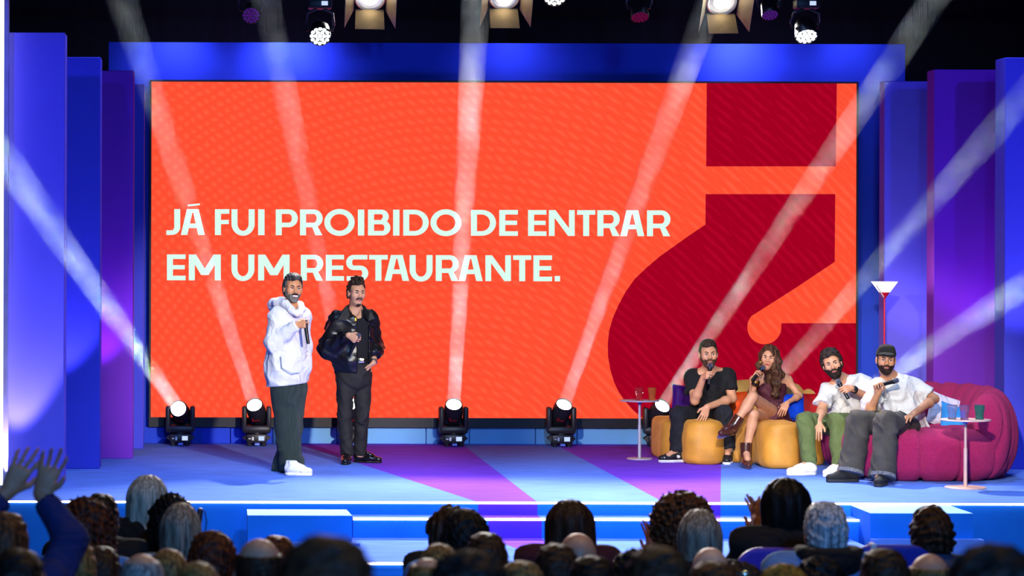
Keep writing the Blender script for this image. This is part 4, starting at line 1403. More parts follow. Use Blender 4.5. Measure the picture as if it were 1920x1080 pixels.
# ================================================================== furniture
def ring_of(P, n):
    return P
amber = mat('velvet_amber', '#c98a30', .55, var=.28, vscale=4, bump=.08, bscale=30, sheen=.5)
def yellow_sofa():
    base = onfloor(1390, 868)
    t = thing('sofa', (base.x, 3.9, 0), 'mustard velvet sofa of rounded segments with cream-lit curved back', 'sofa')
    segs = [(1244, 1290, 4.00, 4.85, .40), (1287, 1364, 3.62, 4.85, .415), (1356, 1436, 3.84, 4.80, .41), (1434, 1512, 3.16, 4.70, .425), (1506, 1556, 3.55, 4.6, .41)]
    fo = noise_fn(6, .003, 6)
    for a, b, yf, yb, zt in segs:
        x0, x1 = pt(a, 800, yf).x, pt(b, 800, yf).x
        c = Vector(((x0 + x1) / 2, (yf + yb) / 2, zt / 2)); hx = (x1 - x0) / 2; hy = (yb - yf) / 2
        S = SDF([x0 - .08, yf - .08, -.03], [x1 + .08, yb + .08, zt + .08], .014)
        X, Y, Z = S.xyz((slice(None),) * 3)
        bul = 1 - .10 * ((Z - zt * .42) / (zt * .5)) ** 2
        r = .15
        dx, dy = np.abs(X - c.x) - (hx * bul - r), np.abs(Y - c.y) - (hy - .04 + .04 * bul - r)
        d2 = np.sqrt(np.maximum(dx, 0) ** 2 + np.maximum(dy, 0) ** 2) + np.minimum(np.maximum(dx, dy), 0) - r
        dz = np.abs(Z - zt / 2) - zt / 2
        rr = .05
        S.d = (np.sqrt(np.maximum(d2 + rr, 0) ** 2 + np.maximum(dz + rr, 0) ** 2) + np.minimum(np.maximum(d2 + rr, dz + rr), 0) - rr + fo(X, Y, Z)).astype(np.float32)
        S.build('seat_segment', amber, t)
    path = [(1374, 4.78), (1400, 4.82), (1430, 4.81), (1460, 4.77), (1490, 4.68), (1516, 4.54), (1536, 4.40), (1550, 4.24)]
    P = [Vector((pt(x, 700, y).x, y, .36 - .035 * max(0, i - 3))) for i, (x, y) in enumerate(path)]
    S = SDF([P[0].x - .3, 3.9, -.02], [P[-1].x + .3, 5.2, .9], .014)
    for p, q in zip(P[:-1], P[1:]): S.cap(p, q, .145, k=.004, u=(0, 0, 1), us=2.75)
    S.fn(noise_fn(2.5, .006, 6)); S.plane((0, 0, 0.001), (0, 0, -1))
    S.build('backrest', mat('velvet_amber_lit', '#d2a458', .55, var=.22, vscale=4, bump=.08, bscale=30, sheen=.5), t)  # same amber velvet as the seat; the light on the back is put into a paler colour
yellow_sofa()

boucle = mat('boucle_magenta', '#b41c5e', .95, var=.22, vscale=90, bump=.9, bscale=150, sheen=.4)
def purple_sofa():
    t = thing('sofa', (6.2, 2.7, 0), 'puffy magenta boucle sofa with channelled curved back', 'sofa')
    cx, cy, hx, hy, zt = 6.38, 2.78, .74, .99, .455
    S = SDF([cx - hx - .1, cy - hy - .1, -.03], [cx + hx + .1, cy + hy + .1, zt + .08], .014)
    X, Y, Z = S.xyz((slice(None),) * 3)
    r = .62
    bul = .06 * ((Z - zt * .55) / (zt * .5)) ** 2
    dx, dy = np.abs(X - cx) - hx + r, np.abs(Y - cy) - hy + r
    d2 = np.sqrt(np.maximum(dx, 0) ** 2 + np.maximum(dy, 0) ** 2) + np.minimum(np.maximum(dx, dy), 0) - r + bul
    dz = np.abs(Z - zt / 2) - zt / 2
    rr = .12
    d = np.sqrt(np.maximum(d2 + rr, 0) ** 2 + np.maximum(dz + rr, 0) ** 2) + np.minimum(np.maximum(d2 + rr, dz + rr), 0) - rr
    # stitched channels run over the front and towards the middle
    ang = np.arctan2(Y - cy, X - cx)
    step = 2 * PI / 17
    off = np.abs((ang / step + .30) % 1.0 - .5) * step * np.sqrt((X - cx) ** 2 + (Y - cy) ** 2)
    d = d + .035 * np.exp(-(off / .022) ** 2) - .012 * np.minimum(off / .16, 1)
    S.d = d.astype(np.float32)
    S.build('seat', boucle, t)
    path = [(6.02, 3.62), (6.30, 3.72), (6.60, 3.66), (6.86, 3.44), (7.0, 3.10), (7.03, 2.70), (6.98, 2.32), (6.84, 2.08)]
    S = SDF([5.0, 1.6, -.03], [7.4, 4.2, .95], .016)
    acc = 0
    for i, (p, q) in enumerate(zip(path[:-1], path[1:])):
        a, b = Vector((p[0], p[1], .39)), Vector((q[0], q[1], .39))
        L = (b - a).length
        def groove(X, Y, Z, tl, acc=acc):
            s_ = (tl + acc + (Z - .4) * .35)
            off = np.abs((s_ / .235) % 1.0 - .5) * .235
            return .030 * np.exp(-(off / .020) ** 2) - .012 * np.minimum(off / .09, 1)
        S.cap(a, b, .205 if i < 6 else .19, k=.02, u=(0, 0, 1), us=1.98, fold=groove)
        acc += L
    S.plane((0, 0, 0.001), (0, 0, -1))
    S.build('backrest', boucle, t)
purple_sofa()

def cushion(c, w, hgt, th, rot, m, label, trim=None):
    t = thing('cushion', c, label, 'cushion', 'loose cushions on the sofas')
    n = 18
    v, f = [], []
    R = Matrix.Rotation(rot[2], 3, 'Z') @ Matrix.Rotation(rot[0], 3, 'X') @ Matrix.Rotation(rot[1], 3, 'Y')
    for side in (-1, 1):
        for i in range(n + 1):
            for j in range(n + 1):
                a, b = -1 + 2 * i / n, -1 + 2 * j / n
                pin = 1 - .07 * (1 - a * a) * (abs(b) ** 4) - .0
                pin2 = 1 - .07 * (1 - b * b) * (abs(a) ** 4)
                z = max(0, (1 - a ** 4) * (1 - b ** 4)) ** .45 * th / 2 * (1 + .10 * math.sin(5 * a + 3 * b) * math.cos(4 * b - a))
                v.append(Vector(c) + R @ Vector((a * w / 2 * pin2, side * z, b * hgt / 2 * pin)))
        o = (0 if side < 0 else (n + 1) ** 2)
        for i in range(n):
            for j in range(n):
                q = [o + i * (n + 1) + j, o + (i + 1) * (n + 1) + j, o + (i + 1) * (n + 1) + j + 1, o + i * (n + 1) + j + 1]
                f.append(q if side < 0 else q[::-1])
    mk('cover', v, f, m, t, True)
    e = [(-1, -1), (1, -1), (1, 1), (-1, 1), (-1, -1)]
    pts_ = []
    for (a0, b0), (a1, b1) in zip(e[:-1], e[1:]):
        for k in range(8):
            a, b = a0 + (a1 - a0) * k / 8, b0 + (b1 - b0) * k / 8
            pts_.append(Vector(c) + R @ Vector((a * w / 2 * (1 - .07 * (1 - b * b) * abs(a) ** 4), 0, b * hgt / 2 * (1 - .07 * (1 - a * a) * abs(b) ** 4))))
    pts_.append(pts_[0])
    MB().tube(pts_, .005, 6).build('piping', trim or m, t, True)
    return t
def velvet(name, col):
    return mat(name, col, .6, spec=.15, var=.15, vscale=9, bump=.05, bscale=60, sheen=.15)
cushion(pt(1285, 748, 4.62), .27, .27, .11, (-.15, .08, .1), velvet('velvet_purple', '#3a0a6a'), 'purple velvet cushion behind the man in black')
cushion(pt(1376, 764, 4.50), .26, .32, .11, (-.12, .0, -.5), velvet('velvet_orange', '#d84a14'), 'orange velvet cushion between the man in black and the woman')
cushion(pt(1484, 764, 3.98), .27, .27, .12, (-.25, .06, .25), velvet('velvet_blue', '#0a3fc4'), 'blue velvet cushion under the woman\'s arm')
cushion(pt(1523, 764, 4.22), .32, .28, .12, (-.2, -.03, -.2), velvet('velvet_red', '#9c0512'), 'red velvet cushion on the yellow sofa')
cushion(pt(1772, 772, 2.92), .34, .32, .12, (-.35, .35, .25), cloth('cushion_white', '#e6dcec', .9, var=.05), 'white cushion beside the man in the cap')
cushion(pt(1790, 786, 2.72), .28, .28, .11, (-.45, .35, .35), mat('cushion_sky', '#2f8fd8', .8, var=.35, vscale=4), 'blue and pale cushion on the purple sofa')
cushion(pt(1655, 772, 2.98), .26, .26, .10, (-.3, .5, .0), mat('cushion_yellow', '#e6c81a', .7, var=.15, vscale=3), 'yellow cushion behind the man in the cap')

table_m = mat('table_pale', '#c9c6d2', .4, .2, var=.05)
table_p = mat('table_rose', '#d8b0a4', .4, .2, var=.05)
def side_table(px, pyb, pyt, r_top, r_base, m, label):
    b = onfloor(px, pyb)
    zt = pt(px, pyt, b.y).z
    t = thing('side_table', b, label, 'side table', 'slim round side tables')
    M = Matrix.Translation(b)
    MB().lathe([(0, zt - .012), (r_top - .004, zt - .012), (r_top, zt - .008), (r_top, zt - .003), (r_top - .004, zt), (0, zt)], M, 40).build('table_top', m, t, True)
    MB().lathe([(0, 0), (r_base, 0), (r_base, .009), (r_base - .006, .013), (0, .013)], M, 40).build('base', m, t, True)
    MB().lathe([(.016, .012), (.016, zt * .58), (.0125, zt * .585), (.0125, zt - .012)], M, 16).build('column', m, t, True)
    MB().lathe([(.02, zt - .035), (.022, zt - .03), (.022, zt - .012)], M, 16).build('collar', mat('collar_blue', '#3446c8', .4), t, True)
    return Vector((b.x, b.y, zt))
T1 = side_table(1199, 861, 750, .195, .125, table_m, 'pale side table with red and amber glasses beside the yellow sofa')
T2 = side_table(1810, 915, 786, .215, .175, table_p, 'rose side table with three glasses before the purple sofa')
def glass(c, h, r, col, label, rough=.02, liquid=None):
    t = thing('drinking_glass', c, label, 'glass', 'coloured glasses on the side tables')
    m = mat('glass_' + col.strip('#'), col, rough, var=0, trans=.86, ior=1.25, spec=.6)
    M = Matrix.Translation(Vector(c))
    MB().lathe([(0, .0005), (r * .74, .0005), (r * .78, .006), (r * .80, h * .25), (r * .84, h * .56), (r * .97, h * .62), (r, h), (r - .003, h), (r * .94, h * .63), (r * .80, h * .57), (r * .75, h * .12), (0, .012)], M, 10).build('tumbler', m, t, True, auto=25)
    MB().lathe([(r + .0002, h - .004), (r + .0012, h - .002), (r + .0002, h + .0004), (r - .0035, h + .0004)], M, 20).build('rim', m, t, True)
    MB().lathe([(r * .781, .001), (r * .80, .004), (r * .782, .010)], M, 20).build('foot_ring', m, t, True)
glass(T1 + Vector((-.012, -.05, 0)), .125, .041, '#ff6f80', 'red glass on the pale side table')
glass(T1 + Vector((.118, -.03, 0)), .125, .041, '#ffd070', 'amber glass on the pale side table')
glass(T2 + Vector((-.125, -.03, 0)), .125, .045, '#d4e2ff', 'clear blue-tinted glass on the rose side table')
glass(T2 + Vector((-.03, -.07, 0)), .125, .043, '#e8baff', 'pink-violet glass in the middle of the rose side table')
glass(T2 + Vector((.115, -.02, 0)), .125, .045, '#6fd8c8', 'teal green glass on the rose side table')

# floor lamp with an inverted cone shade
def floor_lamp():
    Y = 4.35
    b = pt(1658, 700, Y); b.z = 0
    t = thing('floor_lamp', b, 'floor lamp with white funnel shade and thin red pole', 'lamp')
    z0, z1 = pt(1658, 560, Y).z, pt(1658, 528, Y).z
    M = Matrix.Translation(Vector((b.x, Y, 0)))
    red = mat('lamp_red', '#d81430', .35, var=.03)
    MB().lathe([(0, 0), (.14, 0), (.14, .012), (.13, .018), (0, .018)], M, 32).build('base', red, t, True)
    MB().lathe([(.0085, .018), (.0085, z0 + .01)], M, 12).build('pole', red, t, True)
    zr = pt(1658, 548, Y).z
    k = (zr - z0) / (z1 - z0)
    MB().lathe([(.008, z0), (.008 + .12 * k, zr), (.008 + .115 * k, zr), (.006, z0 + .006)], M, 32).build('shade_cup', red, t, True)
    MB().lathe([(.008 + .12 * k, zr), (.130, z1), (.126, z1), (.008 + .115 * k, zr)], M, 32).build('shade', emitmat('lamp_shade', '#fff6ea', 1.5), t, True)
    s0 = pt(1643, 535, Y - .12); s1 = pt(1657, 557, Y - .04)
    MB().cyl(s0, s1, .006, n=8).build('handle_rod', mat('rod_white', '#f4f0ec', .4), t, True)
    MB().lathe([(0, z1 - .07), (.028, z1 - .06), (.034, z1 - .035), (.02, z1 - .01), (0, z1 - .005)], M, 14).build('bulb', emitmat('lamp_bulb', '#fff0d8', 4.0), t, True)
    l = bpy.data.lights.new('lamp_light', 'POINT'); l.energy = 12; l.color = (1, .85, .65); l.shadow_soft_size = .04
    o = bpy.data.objects.new('lamp_light', l); COL.objects.link(o); o.location = (b.x, Y, z1 + .03)
floor_lamp()

# ================================================================== seated people
def seat_frame(J):
    s = unit(Vector(J['SL']) - Vector(J['SR']))
    sp = unit((Vector(J['SL']) + Vector(J['SR'])) / 2 - (Vector(J['HL']) + Vector(J['HR'])) / 2)
    return s, sp, s.cross(sp)

def tee_prims(J, r0=.172, r1=.175, hemdrop=.02, us=.76, sleeve=.62, sr=(.072, .078), bulk=0):
    s, sp, f = seat_frame(J)
    S0 = (Vector(J['SL']) + Vector(J['SR'])) / 2; H0 = (Vector(J['HL']) + Vector(J['HR'])) / 2
    pr = [('cap', (S0.lerp(H0, .18), S0.lerp(H0, .70), r0, r1), dict(u=f, us=us)),
          ('cap', (S0.lerp(H0, .70), H0 - sp * hemdrop, r1, r1 + .022), dict(u=f, us=us + .08, k=.05, flat=1)),
          ('cap', (Vector(J['SL']) - s * .02, Vector(J['SR']) + s * .02, .066), dict(k=.06))]
    for q in 'LR':
        a, b = Vector(J['S' + q]), Vector(J['E' + q])
        pr.append(('cap', (a, a.lerp(b, sleeve), sr[0], sr[1]), dict(k=.035, flat=1)))
    return pr
def pants_prims(J, hip=.125, th=(.102, .085), sh=(.082, .070), low=.0, backr=.14):
    H0 = (Vector(J['HL']) + Vector(J['HR'])) / 2
    pr = [('cap', (Vector(J['HL']), Vector(J['HR']), hip), dict())]
    for q in 'LR':
        h_, k_, a_ = Vector(J['H' + q]), Vector(J['K' + q]), Vector(J['A' + q])
        pr.append(('cap', (h_, k_, th[0], th[1]), dict(k=.05)))
        pr.append(('cap', (k_, a_ + unit(a_ - k_) * low, sh[0], sh[1]), dict(k=.02, flat=1)))
    return pr

# ------------------------------------------------------------------ man in black
def man_black():
    Yh = 4.22
    t = thing('person', (pt(1330, 800, 4.0).x, 4.0, 0), 'bearded man sitting in black T-shirt and navy trousers on the yellow sofa', 'person', 'people on the stage')
    skin = skinmat('skin_fair', '#cf9470')
    h = Head(pt(1328, 664, 3.98), (-.02, -1, -.03), (-.03, 0, 1), 1.06)
    J = dict(neck=h.p(0, -.02, -.09), N=pt(1330, 694, 4.06), SL=pt(1364, 704, 4.10), SR=pt(1298, 706, 4.10),
             HL=pt(1346, 784, 4.30), HR=pt(1314, 784, 4.30))
    J['ER'] = pt(1303, 751, 3.96)
    mt, mh = pt(1329.5, 721, 3.72), pt(1331.5, 681, 3.80)
    W, d, a = grip(mt, mh, .42, pt(1329, 706, 3.74) - J['ER'], True)
    J['WR'] = W
    J['EL'] = pt(1373, 747, 4.00); J['WL'] = pt(1326, 763, 3.78)
    J['KL'] = pt(1357, 778, 3.86); J['KR'] = pt(1273, 778, 3.92)
    J['AL'] = pt(1365, 842, 3.80); J['AR'] = pt(1272, 845, 3.92)
    J['TL'] = J['AL'] + Vector((-.03, -.12, -.05)); J['TR'] = J['AR'] + Vector((-.13, -.06, -.05))
    hl = dict(W=J['WL'], d=pt(1318, 785, 3.72) - J['WL'], a=Vector((-.6, -.3, -.3)), right=False, curl=(.25, .35, .3), k=1.05)
    person_body(t, J, h, skin, hands=[dict(W=W, d=d, a=a, right=True, curl=GRIP, thumb='grip'), hl], b=1.05)
    hm = hairmat('hair_brown', '#241811', '#4c3a2c')
    face_bits(h, t, hairmat('brow_brown', '#2a1a10'), lipcol='#b0685c')
    hair_short(h, t, hm, t=.009, line=.074, top=.010, fold=noise_fn(50, .002, 2))
    beard(h, t, hairmat('beard_brown', '#33221a', '#6a4c36', .7), t=.006)
    garment(t, 't_shirt', cloth('tee_black', '#131215', .9), tee_prims(J, .175, .172, .03, .80, .66, (.076, .080)), folds=folds3(.003, 3, .024, 8, 41),
            sub=lambda S: S.cap(J['neck'], J['N'] + Vector((0, -.05, -.02)), .057, .047, .015, 'sub'))
    garment(t, 'trousers', cloth('trousers_navy', '#14161f', .85), pants_prims(J, .13, (.108, .092), (.088, .078)), folds=folds3(.003, 3, .022, 8, 43, (1, 1, .5)))
    bk = mat('sneaker_black', '#16151a', .5); wh = mat('sneaker_white', '#e4e2e2', .5)
    for hh, tt in ((J['AL'], (-.055, -.20)), (J['AR'], (-.20, -.06))):
        g = Vector((hh.x, hh.y, 0)); dv = Vector((tt[0], tt[1], 0))
        so = shoe(g - dv * .35, g + dv * 1.02, bk, wh, t, m_extra=wh)
        dn = dv.normalized(); sd = Vector((dn.y, -dn.x, 0))
        # white toe box and side panel
        MB().ell(g + dv * .80 + Vector((0, 0, .048)), (.040, .032, .020), Matrix((sd, dn, Vector((0, 0, 1)))).transposed(), 14, 8).build('toe_panel', wh, so, True)
        for e in (-1, 1):
            MB().ell(g + dv * .15 + sd * e * .036 + Vector((0, 0, .060)), (.012, .050, .020), Matrix((sd, dn, Vector((0, 0, 1)))).transposed(), 12, 8).build('side_panel', wh, so, True)
        MB().cyl(hh + Vector((0, 0, -.055)), hh + Vector((0, 0, .03)), .043, .045, 16).build('sock', wh, t, True)
    microphone(mt, mh, 'microphone held upright at the mouth of the man in black')
man_black()

# ------------------------------------------------------------------ woman in the maroon dress
def woman():
    t = thing('person', (pt(1440, 800, 3.8).x, 3.8, 0), 'long-haired woman sitting cross-legged in maroon dress and brown ankle boots', 'person', 'people on the stage')
    skin = skinmat('skin_warm', '#c98f6c')
    h = Head(pt(1441, 671, 3.86), (-.30, -1, -.02), (.10, 0, 1), .96, .95)
    J = dict(neck=h.p(0, -.02, -.09), N=pt(1447, 703, 3.95), SL=pt(1477, 713, 3.98), SR=pt(1414, 713, 3.98),
             HL=pt(1468, 786, 4.05), HR=pt(1440, 786, 4.02))
    J['ER'] = pt(1407, 752, 3.86)
    mt, mh = pt(1410, 714, 3.66), pt(1433, 686, 3.74)
    W, d, a = grip(mt, mh, .45, Vector((.25, -.2, 1)), True, .92)
    J['WR'] = W
    J['EL'] = pt(1499, 742, 3.92); J['WL'] = pt(1476, 755, 3.76)
    # her left leg is crossed over the right one
    J['KL'] = pt(1411, 744, 3.40); J['AL'] = pt(1376, 798, 3.38)
    J['KR'] = pt(1413, 777, 3.46); J['AR'] = pt(1399, 848, 3.30)
    J['TL'] = pt(1357, 815, 3.30); J['TR'] = J['AR'] + Vector((-.01, -.13, -.07))
    hl = dict(W=J['WL'], d=pt(1467, 772, 3.70) - J['WL'], a=Vector((-.8, -.1, -.2)), right=False, curl=(.3, .4, .3), k=.92)
    person_body(t, J, h, skin, fem=True, hands=[dict(W=W, d=d, a=a, right=True, curl=GRIP, thumb='grip', k=.92), hl], b=.88, nose=.85)
    hm = hairmat('hair_chestnut', '#1f120c', '#6a4630')
    face_bits(h, t, hairmat('brow_brown', '#2a1a10'), lipcol='#b8504c')
    # long wavy hair with a side parting
    S = SDF([h.c.x - .25, h.c.y - .2, h.c.z - .46], [h.c.x + .30, h.c.y + .26, h.c.z + .18], .0055)
    st = noise_fn(16, .007, 5, stretch=(1.6, 1.6, .35))
    skull(h, .018, S, st)
    curl_ = lambda X, Y, Z, tl=0: (.010 * np.sin(Z * 55 + X * 20) + st(X, Y, Z)).astype(np.float32)
    S.cap(h.p(.075, .0, .03), h.p(.105, .02, -.13), .042, .050, .03, fold=curl_)
    S.cap(h.p(.105, .02, -.13), h.p(.115, .06, -.34), .052, .040, .04, fold=curl_)
    S.cap(h.p(.02, -.08, -.02), h.p(.05, -.10, -.28), .085, .075, .04, fold=curl_)
    S.cap(h.p(-.078, -.02, .02), h.p(-.088, -.01, -.16), .028, .030, .03, fold=curl_)
    def face(X, Y, Z):
        s_, f_, u_ = h.loc(X, Y, Z)
        r = np.sqrt(((s_ + .006) / .060) ** 2 + ((u_ + .028) / .112) ** 2) - 1
        return np.minimum(-r * .06, f_ - .030).astype(np.float32)
    S.fn(lambda X, Y, Z: face(X, Y, Z), 'int')
    S.build('hair', hm, t)
    for e in (-1, 1):
        MB().lathe([(0, .012), (.012, .008), (.014, 0), (.012, -.008), (0, -.012)], frame_z(h.p(e * .080, .012, -.055), h.f), 12).build('earring', mat('gold', '#d9a441', .25, 1.0, var=.02), t, True)
    s, sp, f = seat_frame(J)
    maroon = cloth('dress_maroon', '#4e1a28', .7, var=.12)
    S0 = (J['SL'] + J['SR']) / 2; H0 = (J['HL'] + J['HR']) / 2
    garment(t, 'dress', maroon, [
        ('cap', (S0.lerp(H0, .22), S0.lerp(H0, .62), .148, .112), dict(u=f, us=.82)),
        ('cap', (S0.lerp(H0, .62), H0, .112, .155), dict(u=f, us=.88, k=.05)),
        ('cap', (J['HL'], J['HL'].lerp(J['KL'], .40), .118, .104), dict(k=.05, flat=1)),
        ('cap', (J['HR'], J['HR'].lerp(J['KR'], .34), .115, .100), dict(k=.05, flat=1)),
    ], folds=folds3(.002, 4, .010, 8, 51), cuts=[(pt(1447, 719, 3.9), Vector((0, 0, 1)))])
    for e, px0 in ((-1, 1432), (1, 1460)):
        MB().tube([pt(px0, 720, 3.83), pt(px0 + e * -3, 708, 3.86), h.p(e * .045, -.03, -.12)], .004, 6).build('strap', maroon, t, True)
    MB().lathe([(.034, -.026), (.038, -.02), (.038, .02), (.034, .026)], frame_z(W - unit(W - J['ER']) * .05, W - J['ER']), 18).build('bracelet', mat('gold', '#d9a441', .25, 1.0), t, True)
    MB().lathe([(.0385, -.010), (.0395, 0), (.0385, .010)], frame_z(W - unit(W - J['ER']) * .05, W - J['ER']), 18).build('bracelet_band', mat('band_black', '#101014', .4), t, True)
    boot = mat('boot_brown', '#43201a', .22, var=.2, coat=.5); sole = mat('boot_sole', '#5a4a78', .5)
    # standing boot, seen from the front
    def bootmesh(ank, top, toe, up):
        S = SDF(*bounds([ank, top, toe], .10), .006)
        S.cap(top, ank, .058, .052, flat=2)
        S.cap(ank, ank.lerp(toe, .5), .050, .047, .03); S.cap(ank.lerp(toe, .4), toe, .047, .030, .03)
        lowp = -unit(up)
        heel = ank + lowp * .055 - unit(toe - ank - up * unit(up).dot(toe - ank)) * .02
        S.cap(ank + lowp * .02, heel, .034, .028, .02)
        S.plane(heel + lowp * .012, lowp)
        b_ = S.build('boot', boot, t)
        T = MB().ell(ank.lerp(toe, .68) + lowp * .036, (.036, .10, .009), Matrix((unit(up).cross(unit(toe - ank)), unit(toe - ank), unit(toe - ank).cross(unit(up).cross(unit(toe - ank))) * -1)).transposed() if False else frame_z((0, 0, 0), up, x=unit(up).cross(toe - ank)).to_3x3(), 16, 6)
        T.build('sole', sole, b_, True)
    aR = J['AR']; bootmesh(Vector((aR.x, aR.y, .07)), Vector((aR.x + .005, aR.y + .02, .235)), Vector((aR.x - .01, aR.y - .15, .035)), Vector((0, 0, 1)))
    aL = J['AL']; up = unit(J['KL'] - J['AL'])
    tl = pt(1352, 812, 3.24)
    bootmesh(aL - up * .04, aL + up * .10, tl, (up - unit(tl - aL) * up.dot(unit(tl - aL))).normalized())
    microphone(mt, mh, 'black microphone held slanted by the woman in maroon', '#20304a')
woman()

# ------------------------------------------------------------------ curly man with olive trousers
def man_olive():
    t = thing('person', (pt(1560, 820, 2.8).x, 2.8, 0), 'curly bearded man leaning sideways in white T-shirt and olive trousers', 'person', 'people on the stage')
    skin = skinmat('skin_fair', '#cf9470')
    h = Head(pt(1560, 682, 2.90), (-.22, -1, -.05), (-.30, 0, 1), 1.02)
    J = dict(neck=h.p(0, -.02, -.09), N=pt(1577, 712, 3.02), SL=pt(1618, 716, 3.06), SR=pt(1551, 733, 3.00),
             HL=pt(1612, 798, 3.25), HR=pt(1574, 799, 3.15))
    J['EL'] = pt(1640, 752, 2.90)
    mt, mh = pt(1591, 748, 2.62), pt(1569, 711, 2.70)
    W, d, a = grip(mt, mh, .42, pt(1585, 735, 2.64) - pt(1612, 741, 2.72), False)
    J['WL'] = W
    J['ER'] = pt(1540, 770, 2.86); J['WR'] = pt(1535, 792, 2.66)
    J['KL'] = pt(1571, 792, 2.62); J['KR'] = pt(1511, 790, 2.66)
    J['AL'] = pt(1573, 870, 2.46); J['AR'] = pt(1517, 868, 2.54)
    J['TL'] = J['AL'] + Vector((-.12, -.06, -.06)); J['TR'] = J['AR'] + Vector((-.13, -.04, -.06))
    hr = dict(W=J['WR'], d=pt(1533, 812, 2.60) - J['WR'], a=Vector((.85, -.4, 0)), right=True, curl=(.12, .2, .2), k=1.02)
    person_body(t, J, h, skin, hands=[dict(W=W, d=d, a=a, right=False, curl=GRIP, thumb='grip'), hr])
    hm = hairmat('hair_curly_black', '#120d0b', '#3a2c24')
    face_bits(h, t, hairmat('brow_black', '#0d0a09'), lipcol='#b0605a')
    hair_short(h, t, hm, t=.022, line=.080, top=.012, fold=noise_fn(26, .007, 17), topfold=noise_fn(24, .008, 19), side=-.03, back=-.07, res=.0046)
    beard(h, t, hairmat('beard_black', '#120d0b', '#33261e', .7), t=.012, low=-.16, fold=noise_fn(40, .003, 6))
    garment(t, 't_shirt', cloth('tee_white', '#dcd9d6', .9, var=.03), tee_prims(J, .178, .185, .045, .80, .74, (.078, .085)), folds=folds3(.004, 3, .030, 7.5, 61),
            sub=lambda S: S.cap(J['neck'], J['N'] + Vector((-.01, -.05, -.01)), .057, .047, .015, 'sub'))
    e_ = pt(1598, 728, 2.84)
    MB().ell(e_, (.03, .004, .02), None, 12, 6).build('chest_print', mat('print_grey', '#b9b6c0', .8), t, True)
    garment(t, 'trousers', cloth('trousers_olive', '#5c6a38', .85, var=.10), pants_prims(J, .125, (.104, .088), (.084, .066), .015), folds=folds3(.003, 3, .022, 8, 63, (1, 1, .6)))
    wh = mat('trainer_cream', '#e6e0d8', .55, var=.05); so = mat('trainer_sole', '#d8d4d0', .6)
    for hh, tt in ((J['AL'], (-.17, -.13)), (J['AR'], (-.225, -.06))):
        g = Vector((hh.x, hh.y, 0)); dv = Vector((tt[0], tt[1], 0))
        shoe(g - dv * .30, g + dv * .98, wh, so, t, m_extra=wh)
        MB().cyl(hh + Vector((0, 0, -.06)), hh + Vector((0, 0, .03)), .040, .042, 14).build('sock', mat('sock_navy', '#20284a', .9), t, True)
    wd = unit(W - J['EL'])
    MB().lathe([(.034, -.012), (.0375, -.010), (.0375, .010), (.034, .012)], frame_z(W - wd * .05, wd), 18).build('wristwatch', mat('watch_black', '#121216', .3), t, True)
    wc = W - wd * .05 + Vector((0, -.036, .012)); MB().bbox((wc.x - .017, wc.y - .008, wc.z - .019), (wc.x + .017, wc.y + .006, wc.z + .019), .005).build('watch_face', MATS['watch_black'], t, True)
    microphone(mt, mh, 'microphone tilted at the beard of the curly man')
man_olive()

